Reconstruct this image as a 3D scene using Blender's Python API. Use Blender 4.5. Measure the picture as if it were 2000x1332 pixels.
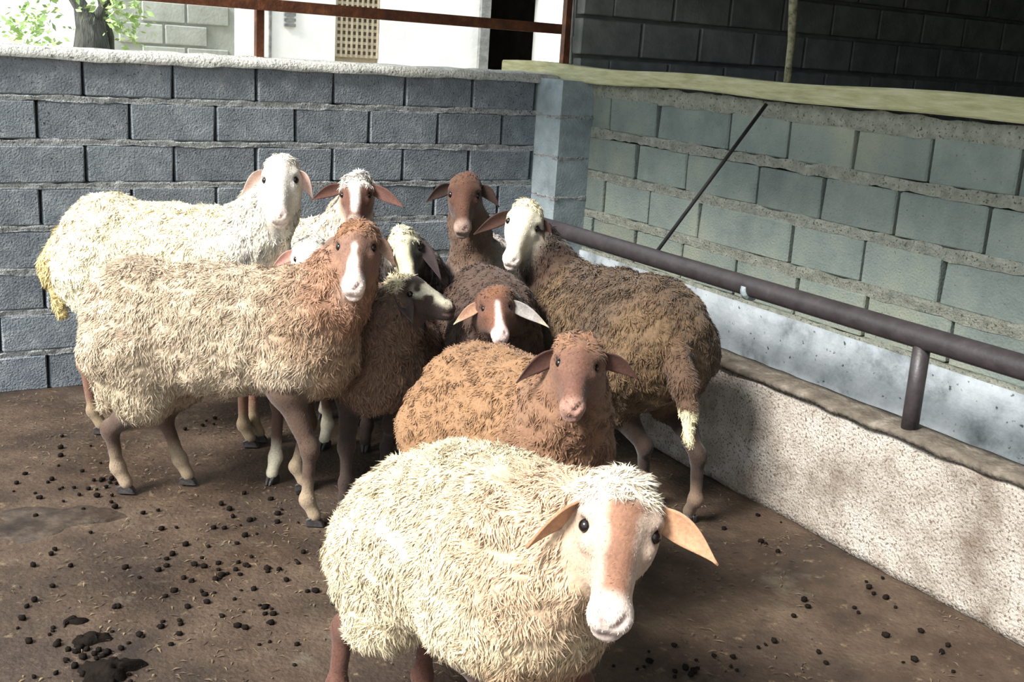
import bpy, bmesh, math, random
import numpy as np
from mathutils import Vector, Matrix

for o in list(bpy.data.objects):
    bpy.data.objects.remove(o, do_unlink=True)
SC = bpy.context.scene
COL = SC.collection

# ------------------------------------------------------------------ camera
FPX = 2151.5
YAW, PITCH, ROLL, CH = 0.5575, 0.2602, 0.0664, 1.5
def cam_axes():
    f = np.array([math.sin(YAW)*math.cos(PITCH), math.cos(YAW)*math.cos(PITCH), -math.sin(PITCH)])
    r = np.array([math.cos(YAW), -math.sin(YAW), 0.0])
    u = np.cross(r, f)
    c, s = math.cos(ROLL), math.sin(ROLL)
    return f, r*c + u*s, -r*s + u*c
CF, CR, CU = cam_axes()
CAMP = np.array([0.0, 0.0, CH])
cam = bpy.data.cameras.new('camera')
cam.sensor_fit = 'HORIZONTAL'; cam.sensor_width = 36.0; cam.lens = 36.0*FPX/2000.0
cam.clip_start = 0.05; cam.clip_end = 200
camo = bpy.data.objects.new('camera', cam); COL.objects.link(camo)
m = Matrix.Identity(4)
for i in range(3):
    m[i][0], m[i][1], m[i][2], m[i][3] = CR[i], CU[i], -CF[i], CAMP[i]
camo.matrix_world = m
SC.camera = camo

# ------------------------------------------------------------------ world, sun, exposure
SC.view_settings.view_transform = 'Standard'
SC.view_settings.look = 'None'
SC.view_settings.gamma = 1.0
SC.view_settings.use_curve_mapping = False
SC.view_settings.exposure = 0.4
wd = bpy.data.worlds.new('world'); SC.world = wd; wd.use_nodes = True
bg = wd.node_tree.nodes['Background']
bg.inputs[0].default_value = (0.86, 0.95, 1.0, 1); bg.inputs[1].default_value = 1.35
sun = bpy.data.lights.new('sun_offscreen', 'SUN'); sun.energy = 6.2; sun.angle = math.radians(18)
sun.color = (1.0, 0.965, 0.91)
so = bpy.data.objects.new('sun_offscreen', sun); COL.objects.link(so)
SUNDIR = Vector((0.73, 0.12, -0.67)).normalized()
so.rotation_euler = SUNDIR.to_track_quat('-Z', 'Y').to_euler()
so.location = (-6, -1, 7)

# ------------------------------------------------------------------ helpers
def at(px, py, d):
    "point seen at photo pixel (px,py) at distance d along the view axis"
    return CAMP + d*(CF + CR*(px-1000)/FPX - CU*(py-666)/FPX)
def on(px, py, axis, val):
    d = CF + CR*(px-1000)/FPX - CU*(py-666)/FPX
    return CAMP + d*((val-CAMP[axis])/d[axis])
def floor_pt(px, py): return on(px, py, 2, 0.0)
def s2l(c):
    c = np.asarray(c, float)/255.0
    return np.where(c <= 0.04045, c/12.92, ((c+0.055)/1.055)**2.4)
def rgb(r, g, b): return s2l((r, g, b))
def nrm(v):
    v = np.asarray(v, float); return v/np.maximum(np.linalg.norm(v, axis=-1, keepdims=True), 1e-9)

def hash3(i, j, k, seed):
    h = (i*374761393 + j*668265263 + k*2147483647 + seed*974634777) & 0xFFFFFFFF
    h = ((h ^ (h >> 13))*1274126177) & 0xFFFFFFFF
    h = h ^ (h >> 16)
    return (h & 0xFFFF)/65535.0
def vnoise(p, freq, seed=0):
    seed = int(seed)
    q = np.asarray(p, float)*freq + 100.0
    i = np.floor(q).astype(np.int64); t = q - i; t = t*t*(3-2*t)
    out = np.zeros(len(q))
    for a in (0, 1):
        for b in (0, 1):
            for c in (0, 1):
                w = (t[:,0] if a else 1-t[:,0])*(t[:,1] if b else 1-t[:,1])*(t[:,2] if c else 1-t[:,2])
                out += w*hash3(i[:,0]+a, i[:,1]+b, i[:,2]+c, seed)
    return out*2-1

def link(o, parent=None):
    COL.objects.link(o)
    if parent is not None: o.parent = parent
    return o
def mesh_obj(name, verts, faces, mat, parent=None, smooth=False, col=None):
    me = bpy.data.meshes.new(name)
    me.from_pydata([tuple(map(float, v)) for v in verts], [], [tuple(map(int, f)) for f in faces])
    me.validate()
    if smooth:
        me.polygons.foreach_set('use_smooth', [True]*len(me.polygons))
    if col is not None: set_col(me, col)
    if mat: me.materials.append(mat)
    me.update()
    return link(bpy.data.objects.new(name, me), parent)
def np_mesh(name, V, quads, tris):
    me = bpy.data.meshes.new(name)
    nq, nt = len(quads), len(tris)
    me.vertices.add(len(V)); me.vertices.foreach_set('co', np.asarray(V, np.float32).ravel())
    loops = np.concatenate([np.asarray(quads).ravel(), np.asarray(tris).ravel()]).astype(np.int32)
    me.loops.add(len(loops)); me.loops.foreach_set('vertex_index', loops)
    me.polygons.add(nq+nt)
    st = np.concatenate([np.arange(nq)*4, nq*4+np.arange(nt)*3]).astype(np.int32)
    me.polygons.foreach_set('loop_start', st)
    me.update(calc_edges=True)
    me.polygons.foreach_set('use_smooth', np.ones(nq+nt, bool))
    return me
def set_col(me, col):
    a = me.color_attributes.new('Col', 'FLOAT_COLOR', 'POINT')
    c4 = np.ones((len(me.vertices), 4), np.float32); c4[:, :3] = col
    a.data.foreach_set('color', c4.ravel())
def tag(o, label=None, cat=None, group=None, kind=None):
    if label: o['label'] = label
    if cat: o['category'] = cat
    if group: o['group'] = group
    if kind: o['kind'] = kind
    return o
def empty(name, loc=(0, 0, 0)):
    o = bpy.data.objects.new(name, None); o.location = tuple(loc); o.empty_display_size = 0.1
    return link(o)
def box(x0, x1, y0, y1, z0, z1):
    v = [(x, y, z) for x in (x0, x1) for y in (y0, y1) for z in (z0, z1)]
    f = [(0, 1, 3, 2), (4, 6, 7, 5), (0, 4, 5, 1), (2, 3, 7, 6), (0, 2, 6, 4), (1, 5, 7, 3)]
    return v, f
def boxes(lst):
    V, F = [], []
    for b in lst:
        v, f = box(*b); n = len(V); V += v; F += [tuple(i+n for i in q) for q in f]
    return V, F
def tube(pts, radii, n=14, caps=True):
    pts = [Vector(p) for p in pts]; V, F = [], []
    up = Vector((0, 0, 1)); tot = (pts[-1]-pts[0]).normalized()
    if abs(tot.z) > 0.6: up = Vector((0, 1, 0))
    for i, p in enumerate(pts):
        d = (pts[min(i+1, len(pts)-1)] - pts[max(i-1, 0)]).normalized()
        a = d.cross(up)
        if a.length < 1e-3: a = d.cross(Vector((0, 1, 0)))
        a.normalize(); b = a.cross(d)
        for k in range(n):
            t = 2*math.pi*k/n
            V.append(p + (a*math.cos(t) + b*math.sin(t))*radii[i])
    for i in range(len(pts)-1):
        for k in range(n):
            F.append((i*n+k, i*n+(k+1) % n, (i+1)*n+(k+1) % n, (i+1)*n+k))
    if caps:
        F.append(tuple(range(n))[::-1]); F.append(tuple((len(pts)-1)*n+k for k in range(n)))
    return V, F
def slab(nx, ny, pos, thick):
    "grid surface pos(i/nx, j/ny)->point, closed by a back offset thick(vector)"
    V, F = [], []
    for i in range(nx+1):
        for j in range(ny+1): V.append(np.asarray(pos(i/nx, j/ny), float))
    N = len(V); V += [v + np.asarray(thick, float) for v in V]
    idx = lambda i, j: i*(ny+1)+j
    for i in range(nx):
        for j in range(ny):
            q = (idx(i, j), idx(i+1, j), idx(i+1, j+1), idx(i, j+1)); F.append(q); F.append(tuple(k+N for k in q[::-1]))
    for i in range(nx):
        for j in (0, ny): F.append((idx(i, j), idx(i, j)+N, idx(i+1, j)+N, idx(i+1, j)) if j == 0 else (idx(i+1, j), idx(i+1, j)+N, idx(i, j)+N, idx(i, j)))
    for j in range(ny):
        for i in (0, nx): F.append((idx(i, j+1), idx(i, j+1)+N, idx(i, j)+N, idx(i, j)) if i == 0 else (idx(i, j), idx(i, j)+N, idx(i, j+1)+N, idx(i, j+1)))
    return V, F

# ------------------------------------------------------------------ materials
def material(name, stops, scale=6, rough=0.85, bump=0.3, bscale=60, detail=6, spec=0.3, metal=0.0, objrand=0.0, stretch=None, speck=None):
    """procedural: noise -> ramp of (pos, colour); fine noise bump; optional dark specks (scale, amount, colour)"""
    mt = bpy.data.materials.new(name); mt.use_nodes = True
    nt = mt.node_tree; N, L = nt.nodes, nt.links
    b = N['Principled BSDF']; b.inputs['Roughness'].default_value = rough
    b.inputs['Specular IOR Level'].default_value = spec; b.inputs['Metallic'].default_value = metal
    tc = N.new('ShaderNodeTexCoord'); src = tc.outputs['Object']
    geo = N.new('ShaderNodeNewGeometry'); src = geo.outputs['Position']
    if stretch:
        mp = N.new('ShaderNodeMapping'); mp.inputs['Scale'].default_value = stretch
        L.new(src, mp.inputs[0]); src = mp.outputs[0]
    nz = N.new('ShaderNodeTexNoise'); nz.inputs['Scale'].default_value = scale; nz.inputs['Detail'].default_value = detail
    nz.inputs['Roughness'].default_value = 0.65
    L.new(src, nz.inputs['Vector'])
    rp = N.new('ShaderNodeValToRGB'); L.new(nz.outputs['Fac'], rp.inputs[0])
    e = rp.color_ramp.elements
    while len(e) < len(stops): e.new(0.5)
    for q, (p, c) in zip(e, stops): q.position = p; q.color = (*c, 1)
    out = rp.outputs[0]
    if speck:
        n2 = N.new('ShaderNodeTexNoise'); n2.inputs['Scale'].default_value = speck[0]; n2.inputs['Detail'].default_value = 3
        L.new(src, n2.inputs['Vector'])
        r2 = N.new('ShaderNodeValToRGB'); r2.color_ramp.elements[0].position = speck[1]; r2.color_ramp.elements[1].position = speck[1]+0.06
        L.new(n2.outputs['Fac'], r2.inputs[0])
        mx = N.new('ShaderNodeMixRGB'); L.new(r2.outputs[0], mx.inputs[0]); L.new(out, mx.inputs[1]); mx.inputs[2].default_value = (*speck[2], 1)
        out = mx.outputs[0]
    if objrand:
        oi = N.new('ShaderNodeObjectInfo'); mr = N.new('ShaderNodeMapRange')
        mr.inputs[3].default_value = 1-objrand; mr.inputs[4].default_value = 1+objrand
        L.new(oi.outputs['Random'], mr.inputs[0])
        hs = N.new('ShaderNodeHueSaturation'); L.new(mr.outputs[0], hs.inputs['Value']); L.new(out, hs.inputs['Color']); out = hs.outputs[0]
    L.new(out, b.inputs['Base Color'])
    if bump:
        n3 = N.new('ShaderNodeTexNoise'); n3.inputs['Scale'].default_value = bscale; n3.inputs['Detail'].default_value = 5
        L.new(src, n3.inputs['Vector'])
        bp = N.new('ShaderNodeBump'); bp.inputs['Strength'].default_value = bump; bp.inputs['Distance'].default_value = 0.01
        L.new(n3.outputs['Fac'], bp.inputs['Height']); L.new(bp.outputs[0], b.inputs['Normal'])
    return mt
def col_material(name, rough=0.8, spec=0.2, sheen=0.0, var=0.25, bscale=220, bump=0.25):
    mt = bpy.data.materials.new(name); mt.use_nodes = True
    nt = mt.node_tree; N, L = nt.nodes, nt.links; b = N['Principled BSDF']
    b.inputs['Roughness'].default_value = rough; b.inputs['Specular IOR Level'].default_value = spec
    b.inputs['Sheen Weight'].default_value = sheen
    a = N.new('ShaderNodeVertexColor'); a.layer_name = 'Col'
    geo = N.new('ShaderNodeNewGeometry')
    nz = N.new('ShaderNodeTexNoise'); nz.inputs['Scale'].default_value = bscale; nz.inputs['Detail'].default_value = 3
    L.new(geo.outputs['Position'], nz.inputs['Vector'])
    mr = N.new('ShaderNodeMapRange'); mr.inputs[1].default_value = 0.3; mr.inputs[2].default_value = 0.7
    mr.inputs[3].default_value = 1-var; mr.inputs[4].default_value = 1+var; L.new(nz.outputs['Fac'], mr.inputs[0])
    hs = N.new('ShaderNodeHueSaturation'); L.new(mr.outputs[0], hs.inputs['Value']); L.new(a.outputs[0], hs.inputs['Color'])
    L.new(hs.outputs[0], b.inputs['Base Color'])
    if bump:
        bp = N.new('ShaderNodeBump'); bp.inputs['Strength'].default_value = bump; bp.inputs['Distance'].default_value = 0.004
        L.new(nz.outputs['Fac'], bp.inputs['Height']); L.new(bp.outputs[0], b.inputs['Normal'])
    return mt

M = {}
M['block'] = material('block_concrete', [(0.3, rgb(116, 123, 131)), (0.55, rgb(138, 145, 152)), (0.75, rgb(170, 175, 180))], 14, 0.9, 1.0, 130, objrand=0.13, speck=(120, 0.62, rgb(70, 74, 80)))
M['block_green'] = material('block_damp', [(0.3, rgb(112, 123, 120)), (0.5, rgb(138, 148, 141)), (0.75, rgb(164, 167, 148))], 2.6, 0.9, 0.6, 110, objrand=0.14, speck=(90, 0.68, rgb(95, 98, 88)))
M['core'] = material('wall_core', [(0.3, rgb(112, 116, 120)), (0.7, rgb(140, 144, 148))], 12, 0.95, 0.4, 60)
M['mortar'] = material('mortar', [(0.3, rgb(128, 132, 134)), (0.55, rgb(170, 172, 172)), (0.75, rgb(204, 205, 202))], 40, 0.95, 0.9, 150, speck=(110, 0.6, rgb(84, 86, 86)))
M['mortar_tan'] = material('mortar_tan', [(0.3, rgb(124, 127, 116)), (0.55, rgb(156, 158, 146)), (0.75, rgb(182, 182, 170))], 20, 0.95, 0.9, 130, speck=(100, 0.6, rgb(96, 90, 74)))
M['cap'] = material('cap_mortar', [(0.3, rgb(170, 170, 164)), (0.6, rgb(205, 205, 198)), (0.8, rgb(225, 225, 218))], 25, 0.95, 0.9, 90, speck=(70, 0.63, rgb(110, 108, 100)))
M['plaster'] = material('lime_plaster', [(0.32, rgb(120, 128, 132)), (0.48, rgb(176, 184, 190)), (0.7, rgb(206, 212, 218))], 5, 0.85, 0.35, 60, speck=(38, 0.66, rgb(78, 84, 86)))
M['curb'] = material('curb_concrete', [(0.3, rgb(120, 108, 96)), (0.5, rgb(170, 162, 152)), (0.72, rgb(200, 195, 188))], 5, 0.92, 1.0, 110, speck=(125, 0.57, rgb(116, 104, 92)))
M['rim'] = material('rim_concrete', [(0.3, rgb(72, 66, 58)), (0.55, rgb(106, 98, 88)), (0.8, rgb(150, 142, 130))], 16, 0.9, 0.8, 60)
M['pillar'] = material('pillar_concrete', [(0.3, rgb(130, 142, 146)), (0.55, rgb(158, 170, 174)), (0.8, rgb(184, 192, 194))], 10, 0.9, 0.4, 90)
M['pipe'] = material('painted_pipe', [(0.3, rgb(50, 45, 47)), (0.6, rgb(66, 60, 62)), (0.8, rgb(96, 88, 88))], 14, 0.45, 0.15, 60, spec=0.5)
M['rust'] = material('rusty_steel', [(0.3, rgb(70, 40, 28)), (0.55, rgb(104, 62, 40)), (0.8, rgb(150, 96, 60))], 18, 0.6, 0.2, 80, spec=0.4)
M['rod'] = material('dark_rod', [(0.3, rgb(34, 34, 36)), (0.7, rgb(52, 50, 50))], 30, 0.6, 0.2, 80)
M['wood'] = material('weathered_wood', [(0.3, rgb(158, 156, 116)), (0.5, rgb(190, 188, 146)), (0.75, rgb(216, 212, 182))], 9, 0.85, 0.5, 60, stretch=(6, 0.7, 6))
M['pole'] = material('lichen_pole', [(0.3, rgb(70, 68, 54)), (0.5, rgb(140, 138, 112)), (0.75, rgb(176, 174, 150))], 40, 0.9, 0.5, 60)
M['barn_block'] = material('barn_block', [(0.3, rgb(112, 118, 116)), (0.7, rgb(148, 152, 148))], 8, 0.95, 0.3, 60, objrand=0.12)
M['roof'] = material('roof_sheet', [(0.3, rgb(60, 62, 62)), (0.7, rgb(86, 88, 88))], 5, 0.7, 0.2, 30)
M['white'] = material('white_wash', [(0.3, rgb(226, 228, 228)), (0.7, rgb(246, 246, 244))], 3, 0.9, 0.2, 30)
M['yard_block'] = material('yard_block', [(0.3, rgb(150, 156, 148)), (0.7, rgb(182, 187, 180))], 5, 0.9, 0.3, 40, objrand=0.08)
M['yard'] = material('yard_ground', [(0.3, rgb(150, 140, 120)), (0.7, rgb(200, 190, 168))], 3, 0.95, 0.4, 20)
M['lattice'] = material('lattice_clay', [(0.3, rgb(150, 140, 120)), (0.7, rgb(186, 176, 156))], 12, 0.9, 0.3, 60)
M['greyframe'] = material('grey_frame', [(0.3, rgb(96, 98, 98)), (0.7, rgb(140, 142, 140))], 20, 0.8, 0.3, 50)
M['room'] = material('bare_room', [(0.3, rgb(118, 114, 106)), (0.7, rgb(150, 146, 138))], 5, 0.95, 0.2, 30)
M['bark'] = material('bark', [(0.3, rgb(58, 58, 54)), (0.6, rgb(92, 94, 90)), (0.8, rgb(128, 130, 124))], 18, 0.95, 0.9, 40, stretch=(3, 3, 0.6))
M['leaf'] = material('leaf', [(0.3, rgb(140, 176, 100)), (0.7, rgb(190, 214, 150))], 9, 0.6, 0.0)
M['dung'] = material('dropping', [(0.3, rgb(16, 13, 11)), (0.7, rgb(32, 26, 22))], 40, 0.85, 0.3, 150, spec=0.08)
M['hoof'] = material('hoof_horn', [(0.3, rgb(40, 38, 38)), (0.7, rgb(74, 70, 68))], 30, 0.5, 0.2, 80, spec=0.4)
M['eye'] = material('eye_dark', [(0.3, rgb(14, 10, 10)), (0.7, rgb(28, 20, 18))], 20, 0.22, 0.0, spec=0.5)
M['skin'] = col_material('short_coat', 0.75, 0.2, 0.15, 0.16, 160, 0.25)
M['fleece'] = col_material('fleece_wool', 0.9, 0.1, 0.2, 0.12, 40, 0.0)
def floor_material():
    mt = material('dung_floor', [(0.30, rgb(40, 32, 27)), (0.45, rgb(66, 53, 43)), (0.58, rgb(86, 71, 58)), (0.78, rgb(118, 101, 84))], 2.6, 0.8, 0.6, 70, detail=9, spec=0.35, speck=(55, 0.66, rgb(52, 42, 36)))
    nt = mt.node_tree; N, L = nt.nodes, nt.links; b = N['Principled BSDF']
    base = b.inputs['Base Color'].links[0].from_socket
    g0 = N.new('ShaderNodeNewGeometry')
    for (sc, lo, hi, colr, det) in ((1.1, 0.50, 0.66, rgb(50, 41, 36), 8), (9, 0.56, 0.70, rgb(58, 46, 38), 6), (24, 0.60, 0.74, rgb(140, 122, 96), 5), (3.1, 0.58, 0.72, rgb(104, 98, 84), 9)):
        q = N.new('ShaderNodeTexNoise'); q.inputs['Scale'].default_value = sc; q.inputs['Detail'].default_value = det; q.inputs['Roughness'].default_value = 0.7
        L.new(g0.outputs['Position'], q.inputs['Vector'])
        mr0 = N.new('ShaderNodeMapRange'); mr0.inputs[1].default_value = lo; mr0.inputs[2].default_value = hi; mr0.inputs[4].default_value = 0.75
        L.new(q.outputs['Fac'], mr0.inputs[0])
        mx = N.new('ShaderNodeMixRGB'); L.new(mr0.outputs[0], mx.inputs[0]); L.new(base, mx.inputs[1]); mx.inputs[2].default_value = (*colr, 1); base = mx.outputs[0]
    L.new(base, b.inputs['Base Color'])
    geo = N.new('ShaderNodeNewGeometry'); n = N.new('ShaderNodeTexNoise'); n.inputs['Scale'].default_value = 1.7; n.inputs['Detail'].default_value = 4
    L.new(geo.outputs['Position'], n.inputs['Vector'])
    mr = N.new('ShaderNodeMapRange'); mr.inputs[1].default_value = 0.38; mr.inputs[2].default_value = 0.62; mr.inputs[3].default_value = 0.42; mr.inputs[4].default_value = 0.9
    L.new(n.outputs['Fac'], mr.inputs[0]); L.new(mr.outputs[0], b.inputs['Roughness'])
    return mt
M['floor'] = floor_material()
def wet_material():
    mt = material('wet_film', [(0.35, rgb(48, 40, 35)), (0.5, rgb(66, 56, 48)), (0.68, rgb(90, 79, 69))], 12, 0.12, 0.35, 60, spec=0.6)
    return mt
M['wet'] = wet_material()

# ------------------------------------------------------------------ structure
rnd = random.Random(7)
YB = 4.742; XR = 3.2; XC = 2.688; ZC = 0.446
BL, CP = 0.3552, 0.1728           # block length and course pitch on the back wall

# floor
def fl(i, j):
    x = -5 + i*8.25; y = -4 + j*(YB+4.02)
    return (x, y, 0.0)
v, f = slab(60, 60, fl, (0, 0, -0.1))
V = np.array(v); top = V[:, 2] > -0.05
V[top, 2] += 0.004*vnoise(V[top], 2.3, 5) - 0.004
floor = mesh_obj('floor', V, f, M['floor'], smooth=True); tag(floor, 'brown dung stained concrete floor of the pen', kind='structure')

def block_mesh(name, lx, h, dep, seed, bev=0.006):
    bm = bmesh.new(); bmesh.ops.create_cube(bm, size=1.0)
    bmesh.ops.scale(bm, vec=(lx, dep, h), verts=bm.verts)
    bmesh.ops.bevel(bm, geom=list(bm.edges), offset=bev, segments=1, affect='EDGES')
    r = random.Random(seed)
    for vv in bm.verts:
        vv.co += Vector((r.uniform(-1, 1)*0.0025, r.uniform(-1, 1)*0.0012, r.uniform(-1, 1)*0.0025))
    me = bpy.data.meshes.new(name); bm.to_mesh(me); bm.free(); return me
def add_block(me, loc, rotz, parent, mat, dims=None, base=None):
    o = bpy.data.objects.new('block', me)
    o.location = loc; o.rotation_euler = (rnd.uniform(-.006, .006), rnd.uniform(-.004, .004), rotz+rnd.uniform(-.008, .008))
    if dims: o.scale = dims
    return link(o, parent)
def bed(axis, a0, a1, zc, h, face, depth, parent, mat, seed, proud=0.004):
    "rough horizontal mortar bed along axis 0 (x, facing -y) or 1 (y, facing -x)"
    n = max(8, int((a1-a0)/0.03)); V, F = [], []
    A = np.linspace(a0, a1, n)
    P = np.stack([A, A*0+zc, A*0], -1)
    up = h/2 + 0.006*vnoise(P, 16, seed) + 0.004*vnoise(P, 45, seed+1)
    dn = -h/2 + 0.006*vnoise(P, 14, seed+2) - 0.004*vnoise(P, 42, seed+3)
    pr = proud + 0.004*vnoise(P, 22, seed+4)
    for i in range(n):
        for (off, z) in ((depth, up[i]*.9), (-pr[i]*.3, up[i]), (-pr[i]-.0015, up[i]*.4), (-pr[i], dn[i]*.5), (-pr[i]*.3, dn[i]), (depth, dn[i]*.9)):
            V.append((A[i], face+off, zc+z) if axis == 0 else (face+off, A[i], zc+z))
    for i in range(n-1):
        for k in range(5):
            q = (i*6+k, i*6+k+1, (i+1)*6+k+1, (i+1)*6+k); F.append(q if axis == 1 else q[::-1])
    F.append(tuple(range(6))); F.append(tuple((n-1)*6+k for k in range(6))[::-1])
    return mesh_obj('mortar_bed', V, F, mat, parent, smooth=False)

# back wall -----------------------------------------------------------
WX0, WX1 = -2.4, 3.02
v, f = boxes([(WX0, WX1+0.18, YB+0.07, YB+0.17, -0.02, 1.345)])
wb = mesh_obj('wall_back', v, f, M['core']); tag(wb, 'grey concrete block back wall of the pen', kind='structure')
ms = []
for k in range(3):
    me = block_mesh('block', BL-0.010, CP-0.024, 0.15, 20+k); me.materials.append(M['block']); ms.append(me)
z1 = 1.189
for row in range(8):
    zb = z1 - row*CP; off = 0.8646 + (0.0 if row % 2 == 0 else BL/2)
    k0 = math.ceil((WX0-off)/BL)
    for k in range(k0, 40):
        xa = off + k*BL
        if xa > WX1-0.05: break
        xb = min(xa+BL, WX1+0.012); xa2 = max(xa, WX0)
        s = (xb-xa2-0.010)/(BL-0.010)
        if s < 0.08: continue
        add_block(ms[(k*7+row*3) % 3], ((xa2+xb)/2, YB+0.075+rnd.uniform(-.004, .004), zb+CP/2), 0, wb, None, (s, 1, 1))
    bed(0, WX0, WX1, zb, 0.026, YB, 0.08, wb, M['mortar'], 100+row*9, -0.001)
v, f = slab(120, 5, lambda i, j: (WX0+i*(WX1+0.1-WX0), [YB-0.016, YB-0.02, YB-0.008, YB+0.05, YB+0.13, YB+0.175][round(j*5)], [1.338, 1.352, 1.378, 1.388, 1.386, 1.37][round(j*5)]), (0, 0.0, -0.001))
n = len(v)//2; v = np.array(v[:n]); f = [q for q in f if max(q) < n]
nz = vnoise(v*[1, 3, 3], 14, 3); v[:, 2] += 0.007*nz; v[:, 1] += 0.006*vnoise(v, 24, 4)
cap = mesh_obj('mortar_cap', v, f, M['cap'], wb, smooth=True)

# pillar in the corner ---------------------------------------------------
PY = on(1099, 175, 0, 3.012)[1]
v, f = boxes([(3.012, 3.32, PY, YB+0.17, 0, 1.362)])
wp = mesh_obj('wall_pillar', v, f, M['pillar']); tag(wp, 'blue grey block pillar in the corner of the pen', kind='structure')
for row in range(7):
    zz = 1.188 - row*0.198
    if zz < 0.05: break
    bed(1, PY-0.004, YB, zz, 0.018, 3.012, 0.02, wp, M['mortar'], 300+row, 0.002)
    bed(0, 3.008, 3.2, zz, 0.018, PY, 0.02, wp, M['mortar'], 320+row, 0.002)

# right wall -------------------------------------------------------------
RY0, RY1 = -1.2, PY+0.02
v, f = boxes([(XR+0.07, XR+0.2, RY0, YB+0.17, 0, 1.352)])
wr = mesh_obj('wall_right', v, f, M['core']); tag(wr, 'greenish grey block wall behind the feed trough', kind='structure')
rm = []
for k in range(3):
    me = block_mesh('block', 0.34, 0.158, 0.15, 40+k); me.materials.append(M['block_green']); rm.append(me)
rows_r = [(1.141, [4.38, 4.01, 3.53, 3.19, 2.85, 2.51, 2.17]), (0.938, [4.52, 4.14, 3.78, 3.33, 2.97, 2.62, 2.25]),
          (0.742, [4.37, 4.02, 3.66, 3.10, 2.74, 2.39, 2.04]), (0.545, [4.45, 4.1, 3.75, 3.40, 3.04, 2.69, 2.32])]
for ri, (zb, js) in enumerate(rows_r):
    js = [RY1] + [j for j in js if j < RY1-0.06]
    while js[-1] > RY0: js.append(js[-1]-0.355)
    for k in range(len(js)-1):
        yb, ya = js[k], js[k+1]; s = (yb-ya-0.012)/0.34
        add_block(rm[(k+ri) % 3], (XR+0.075+rnd.uniform(-.004, .004), (ya+yb)/2, zb+0.079), math.pi/2, wr, None, (s, 1, 1))
    bed(1, RY0, RY1, zb-0.020, 0.044, XR, 0.08, wr, M['mortar_tan'], 400+ri*9, 0.0)
bed(1, RY0, RY1, 1.325, 0.07, XR, 0.08, wr, M['mortar_tan'], 460, 0.006)
v, f = slab(140, 10, lambda i, j: (XR-0.012, RY0+i*(RY1-RY0), 0.10+j*0.43), (0.03, 0, 0))
v = np.array(v); v[:, 0] += 0.004*vnoise(v, 6, 9)
mesh_obj('plaster', v, f, M['plaster'], wr, smooth=True)

# lean-to roof with its unseen eave set to shade the pen, and the dark barn behind the right wall
ceil = None
v, f = boxes([(0, 7.0, -4.2, YB+0.6, 0, 0.05)])
V = np.array(v, float); V[:, 2] += 2.75 + V[:, 0]*0.10; V[:, 0] += 0.8
ceil = mesh_obj('ceiling', V, f, M['roof']); tag(ceil, 'unseen sheet roof of the barn with its eave drawn out to shade the pen', kind='structure')
v, f = boxes([(3.24, 7.6, YB+0.06, YB+0.16, 0, 3.4)])
wbb = mesh_obj('wall_barn_back', v, f, M['barn_block']); tag(wbb, 'dark back wall inside the barn', kind='structure')
db = block_mesh('block', 0.375, 0.175, 0.1, 61); db.materials.append(M['barn_block'])
for r in range(12):
    if r % 2 == 0: add_block(db, (3.335, YB+0.04, 0.6+r*0.195), 0, wbb, None, (0.48, 1, 1))
    for k in range(-1 if r % 2 else 0, 11):
        x = 3.62 + k*0.39 + (0.195 if r % 2 else 0)
        if x > 7.4: continue
        add_block(db, (x, YB+0.04, 0.6+r*0.195), 0, wbb, None)
v, f = boxes([(3.32, 3.42, -4.2, YB+0.06, 1.90, 3.1)])
tag(mesh_obj('wall_shade_upper', v, f, M['barn_block']), 'unseen block wall added above the right wall opening to keep the barn dark', kind='structure')  # added out of view so less light enters the barn
v, f = boxes([(7.5, 7.65, -4.2, YB+0.2, 0, 3.4)])
tag(mesh_obj('wall_barn_side', v, f, M['barn_block']), 'dark side wall inside the barn', kind='structure')
v, f = boxes([(3.42, 7.6, -4.2, -4.05, 0, 3.4)])
tag(mesh_obj('wall_barn_front', v, f, M['barn_block']), 'dark front wall inside the barn', kind='structure')
v, f = boxes([(3.4, 7.6, -4.2, YB+0.2, -0.1, 0.0)])
tag(mesh_obj('floor_barn', v, f, M['barn_block']), 'dark barn floor', kind='structure')

v, f = boxes([(-0.4, 3.42, -2.35, -2.2, 0, 3.1)])
tag(mesh_obj('wall_shade_front', v, f, M['block']), 'unseen grey block wall added behind the camera to cut the sky light', kind='structure')  # added behind the camera to hold sky light off the pen
# ------------------------------------------------------------------ feed trough, rail, plank
tr = empty('feed_trough', (2.95, 2.5, 0))
def world_child(o, parent):
    o.parent = parent; o.matrix_parent_inverse = Matrix.Translation(-Vector(parent.location)); return o
def curbpos(i, j):
    y = -1.2 + i*(PY-0.01+1.2); z = j*(ZC-0.012)
    return (XC + 0.010*(j*j), y, z)
v, f = slab(180, 16, curbpos, (0.11, 0, 0)); v = np.array(v)
v[:, 0] += 0.006*vnoise(v, 7, 21) + 0.003*vnoise(v, 28, 22)
world_child(mesh_obj('front_curb', v, f, M['curb'], None, smooth=True), tr)
v, f = slab(160, 3, lambda i, j: (XC-0.006+j*0.135, -1.2+i*(PY-0.01+1.2), ZC+0.004+0.006*math.sin(j*math.pi)), (0, 0, -0.018)); v = np.array(v)
v[:, 2] += 0.006*vnoise(v, 12, 31); v[:, 0] += 0.008*vnoise(v, 11, 33)
world_child(mesh_obj('rim', v, f, M['rim'], None, smooth=True), tr)
v, f = boxes([(XC+0.09, XR-0.02, -1.2, PY-0.01, 0, 0.2)])
world_child(mesh_obj('trough_bed', v, f, M['rim']), tr)
tag(tr, 'rough concrete feed trough with a pale pitted front along the right wall', 'trough')

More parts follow.
